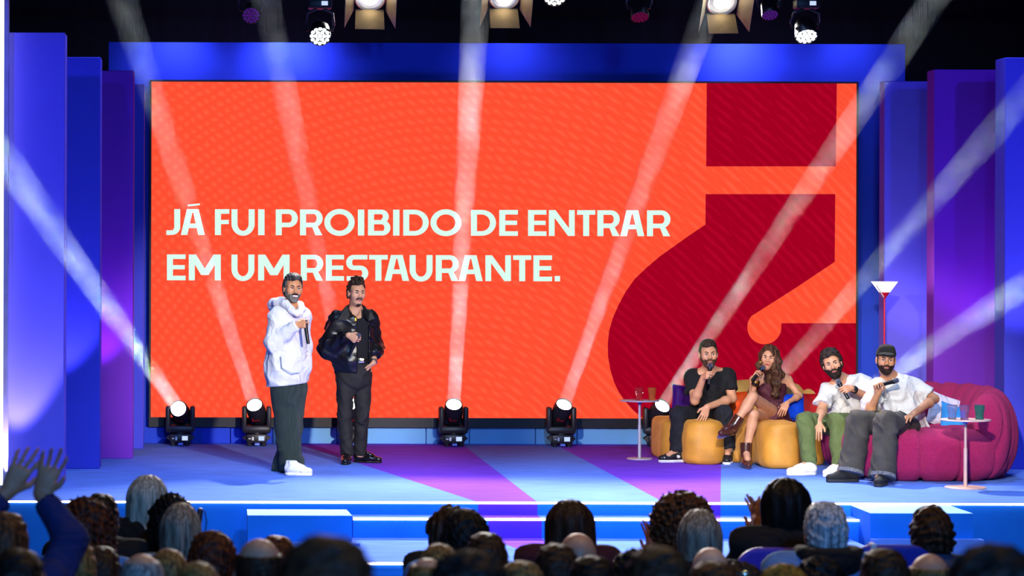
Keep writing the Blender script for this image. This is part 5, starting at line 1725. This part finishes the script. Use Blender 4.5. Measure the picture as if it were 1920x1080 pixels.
# ------------------------------------------------------------------ man in the cap
def man_cap():
    t = thing('person', (pt(1680, 840, 2.2).x, 2.2, 0), 'man in black cap, white T-shirt and wide grey jeans on the magenta sofa', 'person', 'people on the stage')
    skin = skinmat('skin_olive', '#c48a62')
    h = Head(pt(1661, 675, 2.34), (-.16, -1, -.02), (.04, 0, 1), 1.02)
    J = dict(neck=h.p(0, -.02, -.09), N=pt(1669, 706, 2.44), SL=pt(1712, 722, 2.50), SR=pt(1645, 724, 2.42),
             HL=pt(1714, 803, 2.52), HR=pt(1686, 803, 2.42))
    J['ER'] = pt(1628, 778, 2.22)
    mt, mh = pt(1643, 724.5, 2.02), pt(1685, 712.5, 2.06)
    W, d, a = grip(mt, mh, .10, Vector((.12, -.25, 1)), True)
    J['WR'] = W
    J['EL'] = pt(1752, 748, 2.42); J['WL'] = pt(1713, 776, 1.98)
    J['KL'] = pt(1662, 792, 1.72); J['KR'] = pt(1610, 790, 1.98)
    J['AL'] = pt(1655, 884, 1.58); J['AR'] = pt(1596, 876, 1.88)
    J['TL'] = J['AL'] + Vector((-.08, -.11, -.06)); J['TR'] = J['AR'] + Vector((-.13, -.02, -.06))
    hl = dict(W=J['WL'], d=pt(1695, 787, 1.86) - J['WL'], a=Vector((-.5, .8, 0)), right=False, curl=(.1, .25, .25), k=1.04, spread=.14)
    person_body(t, J, h, skin, hands=[dict(W=W, d=d, a=a, right=True, curl=GRIP, thumb='grip'), hl], b=1.02)
    face_bits(h, t, hairmat('brow_black', '#0d0a09'), lipcol='#b06a5c')
    beard(h, t, hairmat('beard_black_short', '#1a120e', '#3c2a20', .7), t=.006, low=-.135)
    hair_short(h, t, hairmat('hair_black', '#14100f', '#2c2624'), t=.004, line=.09, side=-.01, back=-.07)
    # flat-fronted cap
    capm = cloth('cap_black', '#1b1a17', .9)
    S = SDF([h.c[i] - .19 for i in range(3)], [h.c[i] + .21 for i in range(3)], .005)
    S.ell(h.p(0, -.006, .045), h.r(.088, .106, .096), h.R)
    S.box(h.p(0, .045, .085), (.070, .045, .050), .035, h.R, .03)
    S.plane(h.p(0, 0, .040), -h.u)
    cp = S.build('cap', capm, t)
    S = SDF([h.c[i] - .25 for i in range(3)], [h.c[i] + .25 for i in range(3)], .005)
    S.ell(h.p(0, .085, .046), h.r(.080, .085, .030), h.R)
    S.ell(h.p(0, .085, .036), h.r(.084, .09, .030), h.R, 0, 'sub')
    S.plane(h.p(0, .05, 0), -h.f)
    S.build('brim', capm, cp)
    q = h.p(.030, .094, .075)
    MB().prism([q + h.s * -.012 - h.u * .008, q + h.s * .012 - h.u * .008, q + h.u * .012], -h.f * .006).build('badge', mat('badge_white', '#d8d8d8', .6), cp)
    garment(t, 't_shirt', cloth('tee_white', '#dcd9d6', .9, var=.03), tee_prims(J, .182, .190, .05, .80, .74, (.078, .086)), folds=folds3(.004, 3, .030, 7.5, 71),
            sub=lambda S: S.cap(J['neck'], J['N'] + Vector((-.01, -.05, -.015)), .057, .047, .015, 'sub'))
    pr = MB()
    for k_ in range(5):
        c_ = pt(1656 + 5 * math.cos(k_ * 1.26), 741 + 6 * math.sin(k_ * 1.26), 2.275)
        pr.tube([c_ + Vector((.03 * math.cos(q_ * .9 + k_), -.004, .035 * math.sin(q_ * .9 + k_))) for q_ in range(8)], .0022, 5)
    pr.build('chest_print', mat('print_ink', '#8a8890', .8), t, True)
    jean = mat('jeans_grey', '#433e39', .9, var=.38, vscale=7, bump=.35, bscale=160)
    garment(t, 'jeans', jean, pants_prims(J, .13, (.118, .106), (.104, .112), .055), folds=folds3(.004, 3, .026, 7, 73, (1, 1, .6)))
    hem = cloth('jeans_hem', '#6c6c72', .9, var=.4, vscale=60)
    bk = mat('trainer_black', '#141315', .8, var=.15); so = mat('trainer_black_sole', '#2a292c', .7)
    for kk, hh, tt in ((J['KL'], J['AL'], (-.10, -.20)), (J['KR'], J['AR'], (-.24, -.05))):
        u_ = unit(hh - kk)
        MB().lathe([(.112, -.03), (.116, -.028), (.117, .002), (.110, .003)], frame_z(hh + u_ * .055, u_), 28).build('frayed_hem', hem, t, True)
        g = Vector((hh.x, hh.y, 0)); dv = Vector((tt[0], tt[1], 0))
        shoe(g - dv * .30, g + dv * 1.0, bk, so, t, m_extra=bk)
    microphone(mt, mh, 'microphone held level before the chest of the man in the cap')
man_cap()

# ================================================================== the audience
def arch_joints(kind):
    J = dict(neck=(0, -.02, 1.05), N=(0, -.03, 1.01), SL=(-.185, -.03, .985), SR=(.185, -.03, .985), HL=(-.09, -.10, .50), HR=(.09, -.10, .50),
             KL=(-.13, .36, .50), KR=(.13, .36, .50), AL=(-.13, .38, .08), AR=(.13, .38, .08), TL=(-.13, .50, .03), TR=(.13, .50, .03),
             EL=(-.25, .05, .74), ER=(.25, .05, .74), WL=(-.12, .28, .64), WR=(.12, .28, .64))
    if kind == 'clap':
        J.update(EL=(-.22, .18, .80), WL=(-.035, .36, .985), ER=(.22, .16, .80), WR=(-.06, .30, .98))
    if kind == 'up':
        J.update(SL=(-.17, -.02, 1.00), EL=(-.16, .12, 1.20), WL=(-.02, .18, 1.33), SR=(.17, -.02, 1.00), ER=(.22, .10, 1.17), WR=(.10, .18, 1.32))
    return {k: Vector(v) for k, v in J.items()}
AH = Head((0, 0, 1.132), (0, 1, 0))
ARCH = {}
def mesh_of(o):
    me = o.data
    COL.objects.unlink(o)
    bpy.data.objects.remove(o)
    return me
tmp_m = mat('audience_skin', '#b98262', .55, var=.1)
def arch_body(kind, fem):
    key = ('body', kind, fem)
    if key in ARCH: return ARCH[key]
    J = arch_joints(kind)
    if fem:
        for k in ('SL', 'SR', 'EL', 'ER'): J[k] = Vector((J[k].x * .86, J[k].y, J[k].z))
    lo, hi = bounds(list(J.values()) + [Vector((0, 0, 1.3))], .16)
    fine = [([-.11, -.13, .99], [.11, .13, 1.28], .011)]
    if kind != 'std':
        for q in 'LR':
            w_ = J['W' + q]; fine.append(([w_.x - .09, w_.y - .06, w_.z - .02], [w_.x + .09, w_.y + .12, w_.z + .20], .008))
    S = SDF(lo, hi, .022, fine)
    body_into(S, J, .92 if fem else 1.0, fem)
    head_into(S, AH, fem)
    for q in 'LR':
        if kind == 'clap':
            hand_into(S, J['W' + q], (.02 if q == 'R' else -.10, .15, 1), (-.3, 1, 0) if q == 'L' else (0, 1, 0), q == 'R', (.12, .15, .1), 1.0, spread=.14)
        elif kind == 'up':
            hand_into(S, J['W' + q], (.55 if q == 'L' else .35, .1, 1), (0, .2, 0) + (0,) * 0 if False else (1, 0, -.3), q == 'R', (.12, .2, .2), 1.05, spread=.16)
        else:
            hand_into(S, J['W' + q], (-J['W' + q].x, .5, -.4), (-J['W' + q].x, 0, .5), q == 'R')
    me_b = mesh_of(S.build('body', tmp_m))
    # clothing
    tp = [('cap', (Vector((0, -.05, .90)), Vector((0, -.10, .55)), .185 if not fem else .160, .185), dict(u=(0, 1, 0), us=.74)),
          ('cap', (J['SL'], J['SR'], .070), dict(k=.07)), ('cap', (J['N'] + Vector((0, -.01, .0)), J['N'] + Vector((0, 0, -.08)), .074, .10), dict(k=.05))]
    for q in 'LR':
        a = .82 if fem else 1
        e = J['E' + q].lerp(J['W' + q], .86)
        tp += [('cap', (J['S' + q], J['E' + q], .073 * a, .064 * a), dict(k=.05)), ('cap', (J['E' + q], e, .064 * a, .046 * a), dict(k=.03, flat=1))]
    S = SDF(*bounds([Vector((-.36, -.3, .42)), Vector((.36, .40, 1.10 if kind != 'up' else 1.4))], .05), .018)
    for k_, a_, kw in tp: getattr(S, k_)(*a_, **kw)
    S.cap((0, -.015, 1.2), (0, -.015, 1.025), .058, .058, .01, 'sub')
    S.fn(folds3(.003, 3, .018, 5, 3)); S.plane((0, 0, .49), (0, 0, -1))
    me_t = mesh_of(S.build('top', tmp_m))
    S = SDF([-.32, -.30, .05], [.32, .58, .66], .022)
    for q in 'LR':
        S.cap(J['H' + q], J['K' + q], .108, .086, .04); S.cap(J['K' + q], J['A' + q], .082, .070, .03, flat=1)
    S.cap(J['HL'], J['HR'], .125, k=.04)
    me_p = mesh_of(S.build('trousers', tmp_m))
    sh = MB()
    for q in 'LR':
        x = J['A' + q].x
        sh.bbox((x - .045, J['A' + q].y - .07, 0), (x + .045, J['A' + q].y + .20, .085), .03)
    me_s = mesh_of(sh.build('shoes', tmp_m, None, True))
    ARCH[key] = (me_b, me_t, me_p, me_s)
    return ARCH[key]

def arch_hair(style):
    key = ('hair', style)
    if key in ARCH: return ARCH[key]
    h = AH
    if style in ('short', 'crop', 'textured', 'quiff', 'spiky', 'dreads'):
        kw = dict(short=dict(t=.014, line=.07, top=.008, fold=noise_fn(30, .003, 2), back=-.06), crop=dict(t=.006, line=.07, fold=noise_fn(45, .0015, 4), back=-.06),
                  textured=dict(t=.028, line=.06, top=.01, fold=noise_fn(34, .006, 6), side=-.03, back=-.065), quiff=dict(t=.020, line=.06, top=.026, fold=noise_fn(24, .006, 9), topfold=noise_fn(22, .010, 3), side=-.02, back=-.045),
                  spiky=dict(t=.012, line=.07, top=.010, fold=noise_fn(48, .005, 8), back=-.06), dreads=dict(t=.03, line=.05, top=.012, fold=noise_fn(26, .010, 13), side=-.06, back=-.11))[style]
        ARCH[key] = mesh_of(hair_short(h, None, tmp_m, res=.007, **kw))
        return ARCH[key]
    if style in ('balding', 'thin'):
        S = SDF([-.17, -.19, .95], [.17, .19, 1.32], .007)
        skull(h, .007, S, noise_fn(45, .002, 4))
        def keep(X, Y, Z):
            s, f, u = h.loc(X, Y, Z)
            band = np.maximum(u - (.070 if style == 'balding' else .098), np.maximum(-.075 - u, f - .035))
            return band.astype(np.float32)
        S.fn(keep, 'int')
        ARCH[key] = mesh_of(S.build('hair', tmp_m)); return ARCH[key]
    # long styles
    S = SDF([-.32, -.34, .58], [.32, .26, 1.40], .0085)
    X, Y, Z = S.xyz((slice(None),) * 3)
    th = np.arctan2(X, -(Y + .02))
    if style in ('straight', 'straight_long', 'lob', 'bob'):
        low = dict(straight=.86, straight_long=.74, lob=1.00, bob=1.00)[style]
        fold = lambda X, Y, Z, tl=0: (.0014 * np.sin(np.arctan2(X, -(Y + .02)) * 31 + 2.5 * np.sin(Z * 9 + 3 * X)) + .0012 * np.sin(np.arctan2(X, -(Y + .02)) * 57 + Z * 14) + .004 * np.sin(np.arctan2(X, -(Y + .02)) * 9 + Z * 5)).astype(np.float32)
        skull(h, .020, S, fold)
        w = dict(straight=(.098, .100), straight_long=(.100, .098), lob=(.098, .115), bob=(.100, .116))[style]
        S.cap((0, -.015, 1.145), (0, -.045, low - .04), w[0], w[1], .03, fold=fold, u=(0, 1, 0), us=.86, flat=1)
        cut = .025
    elif style == 'wavy':
        fold = noise_fn(15, .012, 7, stretch=(1.3, 1.3, .7))
        skull(h, .026, S, fold)
        S.cap((0, -.02, 1.155), (0, -.05, .80), .108, .130, .03, fold=fold, u=(0, 1, 0), us=.88)
        cut = .03
    elif style == 'curly':
        fold = noise_fn(32, .013, 3, 10)
        skull(h, .040, S, fold)
        S.cap((0, -.02, 1.175), (0, -.05, .82), .118, .150, .04, fold=fold, u=(0, 1, 0), us=.85)
        cut = .03
    elif style == 'afro':
        fold = noise_fn(36, .013, 5, 12)
        S.ell((0, -.015, 1.19), (.165, .155, .150), fold=fold)
        S.ell((0, -.03, 1.075), (.150, .135, .120), k=.05, fold=fold)
        cut = .06
    def face(X, Y, Z):
        s_, f_, u_ = h.loc(X, Y, Z)
        r = np.sqrt((s_ / .066) ** 2 + ((u_ + .04) / .125) ** 2) - 1
        return np.minimum(-r * .06, f_ - cut).astype(np.float32)
    S.fn(face, 'int')
    ARCH[key] = mesh_of(S.build('hair', tmp_m))
    return ARCH[key]

def inst(name, me, m, parent):
    o = bpy.data.objects.new(name, me)
    COL.objects.link(o); o.parent = parent
    o.material_slots[0].link = 'OBJECT'; o.material_slots[0].material = m
    ORG[o.name] = Vector((0, 0, 0))
    return o

def aud(px, py, d, style, hair, top, label, fem=False, kind='std', skin=None, yaw=0.0, tilt=0.0, sx=1.0):
    Y = d - CAMD
    zt = pt(px, py, Y).z
    zf = zfloor(d)
    x = pt(px, py, Y).x
    extra = {'short': .016, 'crop': .006, 'textured': .034, 'quiff': .042, 'spiky': .02, 'dreads': .04, 'balding': 0, 'thin': .004, None: 0, 'afro': .085, 'curly': .05, 'wavy': .035}.get(style, .022)
    k = (zt - zf) / (1.254 + extra)
    t = thing('person', (x, Y, zf), label, 'person', 'seated audience seen from behind')
    t.scale = (k * sx, k, k)
    t.rotation_euler = (0, tilt, yaw)
    b, tp, pn, sh = arch_body(kind, fem)
    inst('body', b, skin or tmp_m, t)
    inst('top', tp, top, t)
    inst('trousers', pn, mat('audience_trousers', '#15161c', .9), t)
    inst('shoes', sh, mat('audience_shoes', '#0e0e10', .6), t)
    if style: inst('hair', arch_hair(style), hair, t)
    return t

def HM(n, a, b=None): return hairmat('aud_hair_' + n, a, b, .5)
black = HM('black', '#0b0909', '#1c1817'); dbrown = HM('dark_brown', '#1c120d', '#4a3020'); auburn = HM('auburn', '#2c130c', '#6a3018')
tawny = HM('tawny', '#5a4024', '#a07a44'); blonde = HM('blonde', '#b8b09a', '#e6dcc4'); ash = HM('ash_blonde', '#5f5a56', '#b0a48e'); gold = HM('golden', '#6a4418', '#b8862c')
greyh = HM('grey', '#6c6862', '#b0aca4'); bleach = HM('bleached', '#8c949c', '#dfe6ea'); chest = HM('chestnut', '#2a160e', '#6e4226')
T = lambda n, c: cloth('aud_' + n, c, .9, .2)
tb, tn, tmar, tden, tgrey, tdb, tsk = T('black', '#0d0c10'), T('navy', '#0f1a3a'), T('maroon', '#3c0d1c'), T('denim', '#5f88c0'), T('slate', '#3c4868'), T('dark_blue', '#10225c'), T('sky', '#3f7cc8')
def pattern_mat(name, c1, c2, scale, cut, bands=False):
    m = mat(name, c1, .9, var=0)
    nt = m.node_tree
    tc = nt.nodes.new('ShaderNodeTexCoord')
    n = nt.nodes.new('ShaderNodeTexWave' if bands else 'ShaderNodeTexNoise')
    n.inputs['Scale'].default_value = scale
    if not bands: n.inputs['Distortion'].default_value = 2.0
    else: n.bands_direction = 'Z'
    r = nt.nodes.new('ShaderNodeValToRGB'); r.color_ramp.interpolation = 'CONSTANT'
    r.color_ramp.elements[0].color = (*lin(c2), 1); r.color_ramp.elements[1].color = (*lin(c1), 1); r.color_ramp.elements[1].position = cut
    nt.links.new(tc.outputs['Object'], n.inputs['Vector']); nt.links.new(n.outputs['Fac'], r.inputs[0])
    nt.links.new(r.outputs[0], nt.nodes['Principled BSDF'].inputs['Base Color'])
    return m
bald = skinmat('skin_bald', '#b48a70'); dsk = skinmat('skin_deep', '#7a4c34')

# front rows, left to right
aud(8, 962, 9.6, 'short', chest, tdb, 'person at the left edge raising both hands overhead', kind='up', yaw=-.1)
aud(188, 927, 12.5, 'short', black, tb, 'short black-haired person wearing glasses behind the curly auburn hair')
aud(160, 934, 11.6, 'curly', auburn, tsk, 'woman with big auburn curls and sky blue top on the left', True)
aud(277, 889, 13.4, 'lob', blonde, tb, 'pale blonde woman in black sitting tallest on the left', True)
aud(322, 926, 12.5, 'curly', black, tb, 'dark curly-haired woman between two blonde women', True, sx=.84)
aud(339, 941, 11.6, 'straight_long', ash, pattern_mat('aud_stripe', '#8a98ac', '#20263a', 30, .5, True), 'woman with long straight ash blonde hair on the left', True, sx=.84)
aud(398, 994, 10.7, 'textured', auburn, tn, 'reddish dark-haired head right of the ash blonde woman')
aud(486, 1009, 8.7, 'balding', dbrown, tn, 'balding man with shiny crown before the left block', skin=bald)
aud(518, 1006, 10.7, 'short', auburn, tb, 'dark red-haired head right behind the balding man')
aud(846, 946, 12.5, 'wavy', dbrown, tb, 'woman with long dark wavy hair, half hidden left of the middle', True)
aud(873, 953, 11.6, 'textured', black, tsk, 'person with short tight black curls and blue collar')
aud(1068, 935, 12.5, 'bob', dbrown, tmar, 'dark-haired woman in maroon top in the middle', True, sx=1.12)
aud(1277, 921, 12.5, 'afro', chest, pattern_mat('aud_leafy', '#3f7ed8', '#0a0c1c', 14, .5), 'woman with round brown afro in leafy blue blouse clapping', True, 'clap', sx=.92, yaw=.12)
aud(1311, 953, 11.6, 'straight_long', ash, tb, 'woman with long blonde hair before the afro', True, sx=.90)
aud(1472, 894, 12.5, 'straight_long', black, tb, 'woman with very long black hair in black, raising a hand', True, 'clap', sx=1.05)
e2 = aud(1548, 941, 11.6, 'spiky', bleach, tden, 'person with bleached cropped hair in denim jacket with black hood')
aud(1746, 945, 12.0, 'quiff', dbrown, tgrey, 'man with tousled brown hair in slate top before the right block')
# rows nearer to the camera
aud(138, 1011, 9.8, 'short', tawny, tb, 'tawny short-haired head below the auburn curls')
aud(190, 1026, 10.7, 'short', dbrown, tmar, 'brown short-haired head right of the tawny one, far left')
aud(32, 1032, 7.4, 'short', black, tb, 'dark head in the bottom left corner')
aud(266, 1036, 8.9, 'thin', greyh, tdb, 'thin grey-haired head in the bottom row left', skin=bald)
aud(316, 1028, 9.8, 'crop', tawny, tn, 'cropped light brown head below the ash blonde woman')
aud(371, 1052, 8.0, 'crop', tawny, tdb, 'low cropped head left of the reddish dark-haired one')
aud(612, 1009, 4.45, 'short', dbrown, tb, 'large blurred dark head nearest to the camera, left of middle')
aud(823, 1018, 9.8, 'crop', tawny, tb, 'cropped brown head left below the tight black curls')
aud(802, 1044, 8.9, 'thin', tawny, tn, 'low blurred head left of the large dark middle head', skin=bald)
aud(912, 1000, 10.7, 'short', dbrown, tb, 'short brown-haired head right below the tight black curls')
aud(880, 1030, 5.9, 'textured', black, tb, 'large blurred dark head in the bottom middle')
aud(978, 1054, 8.9, 'short', tawny, tn, 'low light brown head between the two dark middle heads')
aud(1083, 999, 10.7, None, None, tdb, 'bald man before the woman in maroon', skin=bald)
aud(1044, 1021, 9.8, 'short', dbrown, tb, 'dark brown head left of the bald man')
aud(1111, 1044, 8.9, 'short', black, tdb, 'black-haired head below the bald man')
aud(1192, 1028, 9.8, 'dreads', black, tb, 'dark curly head left of the olive brown one')
aud(1234, 1027, 6.3, 'short', dbrown, tdb, 'large blurred olive brown head below the afro woman')
aud(1331, 1026, 10.7, None, None, tb, 'bald man below the long blonde hair', skin=skinmat('skin_pale_bald', '#c9a890'))
aud(1388, 1052, 9.8, 'dreads', dbrown, tb, 'curly dark head wearing a small hair clip')
aud(1338, 1054, 8.2, 'short', chest, tn, 'brown head low in front of the bald man')
aud(1470, 1056, 8.9, 'textured', gold, tn, 'golden brown curly head below the purple chair')
aud(1536, 1042, 9.8, 'dreads', black, tb, 'black braided head before the denim jacket')
aud(1658, 1030, 8.9, 'short', dbrown, tb, 'dark brown head before the blue chair')
aud(1742, 1038, 9.8, 'balding', tawny, tdb, 'balding tanned head before the man in the slate top', skin=bald)
aud(1866, 1018, 5.0, 'textured', black, tb, 'huge blurred black head at the right edge')

# small things worn or held in the audience
q = pt(1512, 1008, 12.1 - CAMD)
S = SDF([e2.location.x - .3, e2.location.y - .4, e2.location.z + .80], [e2.location.x + .3, e2.location.y + .3, e2.location.z + 1.24], .012)
ex, ey, ez = e2.location
ez += 1.05 * (e2.scale[2] - 1) + .015
for i in range(11):
    a = PI * (1.0 + i / 10); p_ = Vector((ex + .105 * math.cos(a), ey - .03 + .12 * math.sin(a), ez + 1.09 - .03 * abs(math.cos(a))))
    if i: S.cap(prev_, p_, .05, .05, .03)
    prev_ = p_
S.cap((ex - .04, ey - .15, ez + 1.03), (ex + .04, ey - .15, ez + 1.03), .08, .08, .05)
S.fn(noise_fn(9, .006, 2))
hd_ = S.build('hood', tb)
hd_.parent = e2; hd_.matrix_parent_inverse = Matrix.LocRotScale(e2.location, e2.rotation_euler, e2.scale).inverted()
clip = [o for o in bpy.data.objects if o.get('label') == 'curly dark head wearing a small hair clip'][0]
me_ = mesh_of(MB().ell((0, -.10, 1.25), (.022, .012, .016), None, 10, 6).build('hair_clip', tmp_m, None, True))
inst('hair_clip', me_, mat('clip_silver', '#d8e4c8', .2, .8), clip)
gl = [o for o in bpy.data.objects if str(o.get('label')).startswith('short black-haired person wearing glasses')][0]
me_ = mesh_of(MB().tube([(.083, -.01, 1.14), (.083, .06, 1.145), (.078, .10, 1.14)], .004, 6).lathe([(.024, 0), (.027, .002), (.024, .004)], frame_z((.045, .105, 1.135), (0, 1, 0)), 16).build('glasses', tmp_m, None, True))
inst('glasses', me_, mat('glasses_rim', '#c8ccd8', .2, .8), gl)

# chairs of the front row that show between the heads
def chair(px, py, d, m, label, tagged=False):
    Y = d - CAMD
    p = pt(px, py, Y); zf = zfloor(d)
    t = thing('audience_chair', (p.x, Y, zf), label, 'chair', 'shell chairs in the audience')
    z1 = p.z
    S = SDF([p.x - .32, Y - .16, zf + .40], [p.x + .32, Y + .12, z1 + .06], .012)
    S.box((p.x, Y - .02, (z1 + zf + .45) / 2), (.215, .022, (z1 - zf - .45) / 2), .02)
    X, Y_, Z = S.xyz((slice(None),) * 3)
    r = .13
    dx, dz = np.abs(X - p.x) - .215 + r, Z - z1 + r
    S.d = np.maximum(S.d, np.sqrt(np.maximum(dx, 0) ** 2 + np.maximum(dz, 0) ** 2) + np.minimum(np.maximum(dx, dz), 0) - r + 0 * Y_).astype(np.float32)
    S.build('backrest', m, t)
    MB().bbox((p.x - .21, Y, zf + .40), (p.x + .21, Y + .44, zf + .45), .02).build('seat', m, t, True)
    for sx in (-1, 1):
        for yy in (.04, .40):
            MB().cyl((p.x + sx * .20, Y + yy, zf), (p.x + sx * .18, Y + yy, zf + .41), .013, n=8).build('leg', black_metal, t)
    if tagged:
        MB().bbox((p.x - .10, Y - .052, z1 - .10), (p.x - .075, Y + .01, z1 + .006), .003).build('paper_band', mat('paper_white', '#d8dce8', .7), t)
ch_p = mat('chair_purple', '#3a1cae', .5, var=.06); ch_b = mat('chair_blue', '#1626a8', .5, var=.06)
chair(1457, 1025, 12.2, ch_p, 'purple shell chair behind the woman with very long black hair')
chair(1668, 1020, 11.75, ch_b, 'dark blue shell chair with white band near the right block', True)
chair(1130, 1066, 11.8, ch_p, 'purple shell chair of the woman in maroon')

# black rod with a looped cable standing before the stage
p = pt(373, 955, -7.3)
t = thing('cable_rod', (p.x, p.y, ZF), 'black upright rod with thin looped cable beside the ash blonde woman', 'rod')
MB().cyl((p.x - .02, p.y, ZF), (p.x - .005, p.y, p.z - .05), .010, n=8).build('pole', black_metal, t, True)
MB().lathe([(.0, 0), (.013, .002), (.016, .02), (.016, .12), (.011, .135), (0, .137)], frame_z((p.x - .008, p.y, p.z - .13), (.12, 0, 1)), 12).build('grip', black_plastic, t, True)
MB().lathe([(0, 0), (.11, 0), (.11, .015), (0, .02)], Matrix.Translation((p.x - .02, p.y, ZF)), 24).build('base', black_metal, t, True)
MB().tube([(p.x + .005, p.y, p.z - .005), (p.x + .03, p.y - .01, p.z - .01), (p.x + .04, p.y - .01, p.z - .06), (p.x + .028, p.y, p.z - .16), (p.x - .01, p.y - .012, p.z - .24)], .0035, 6).build('cable', black_plastic, t, True)
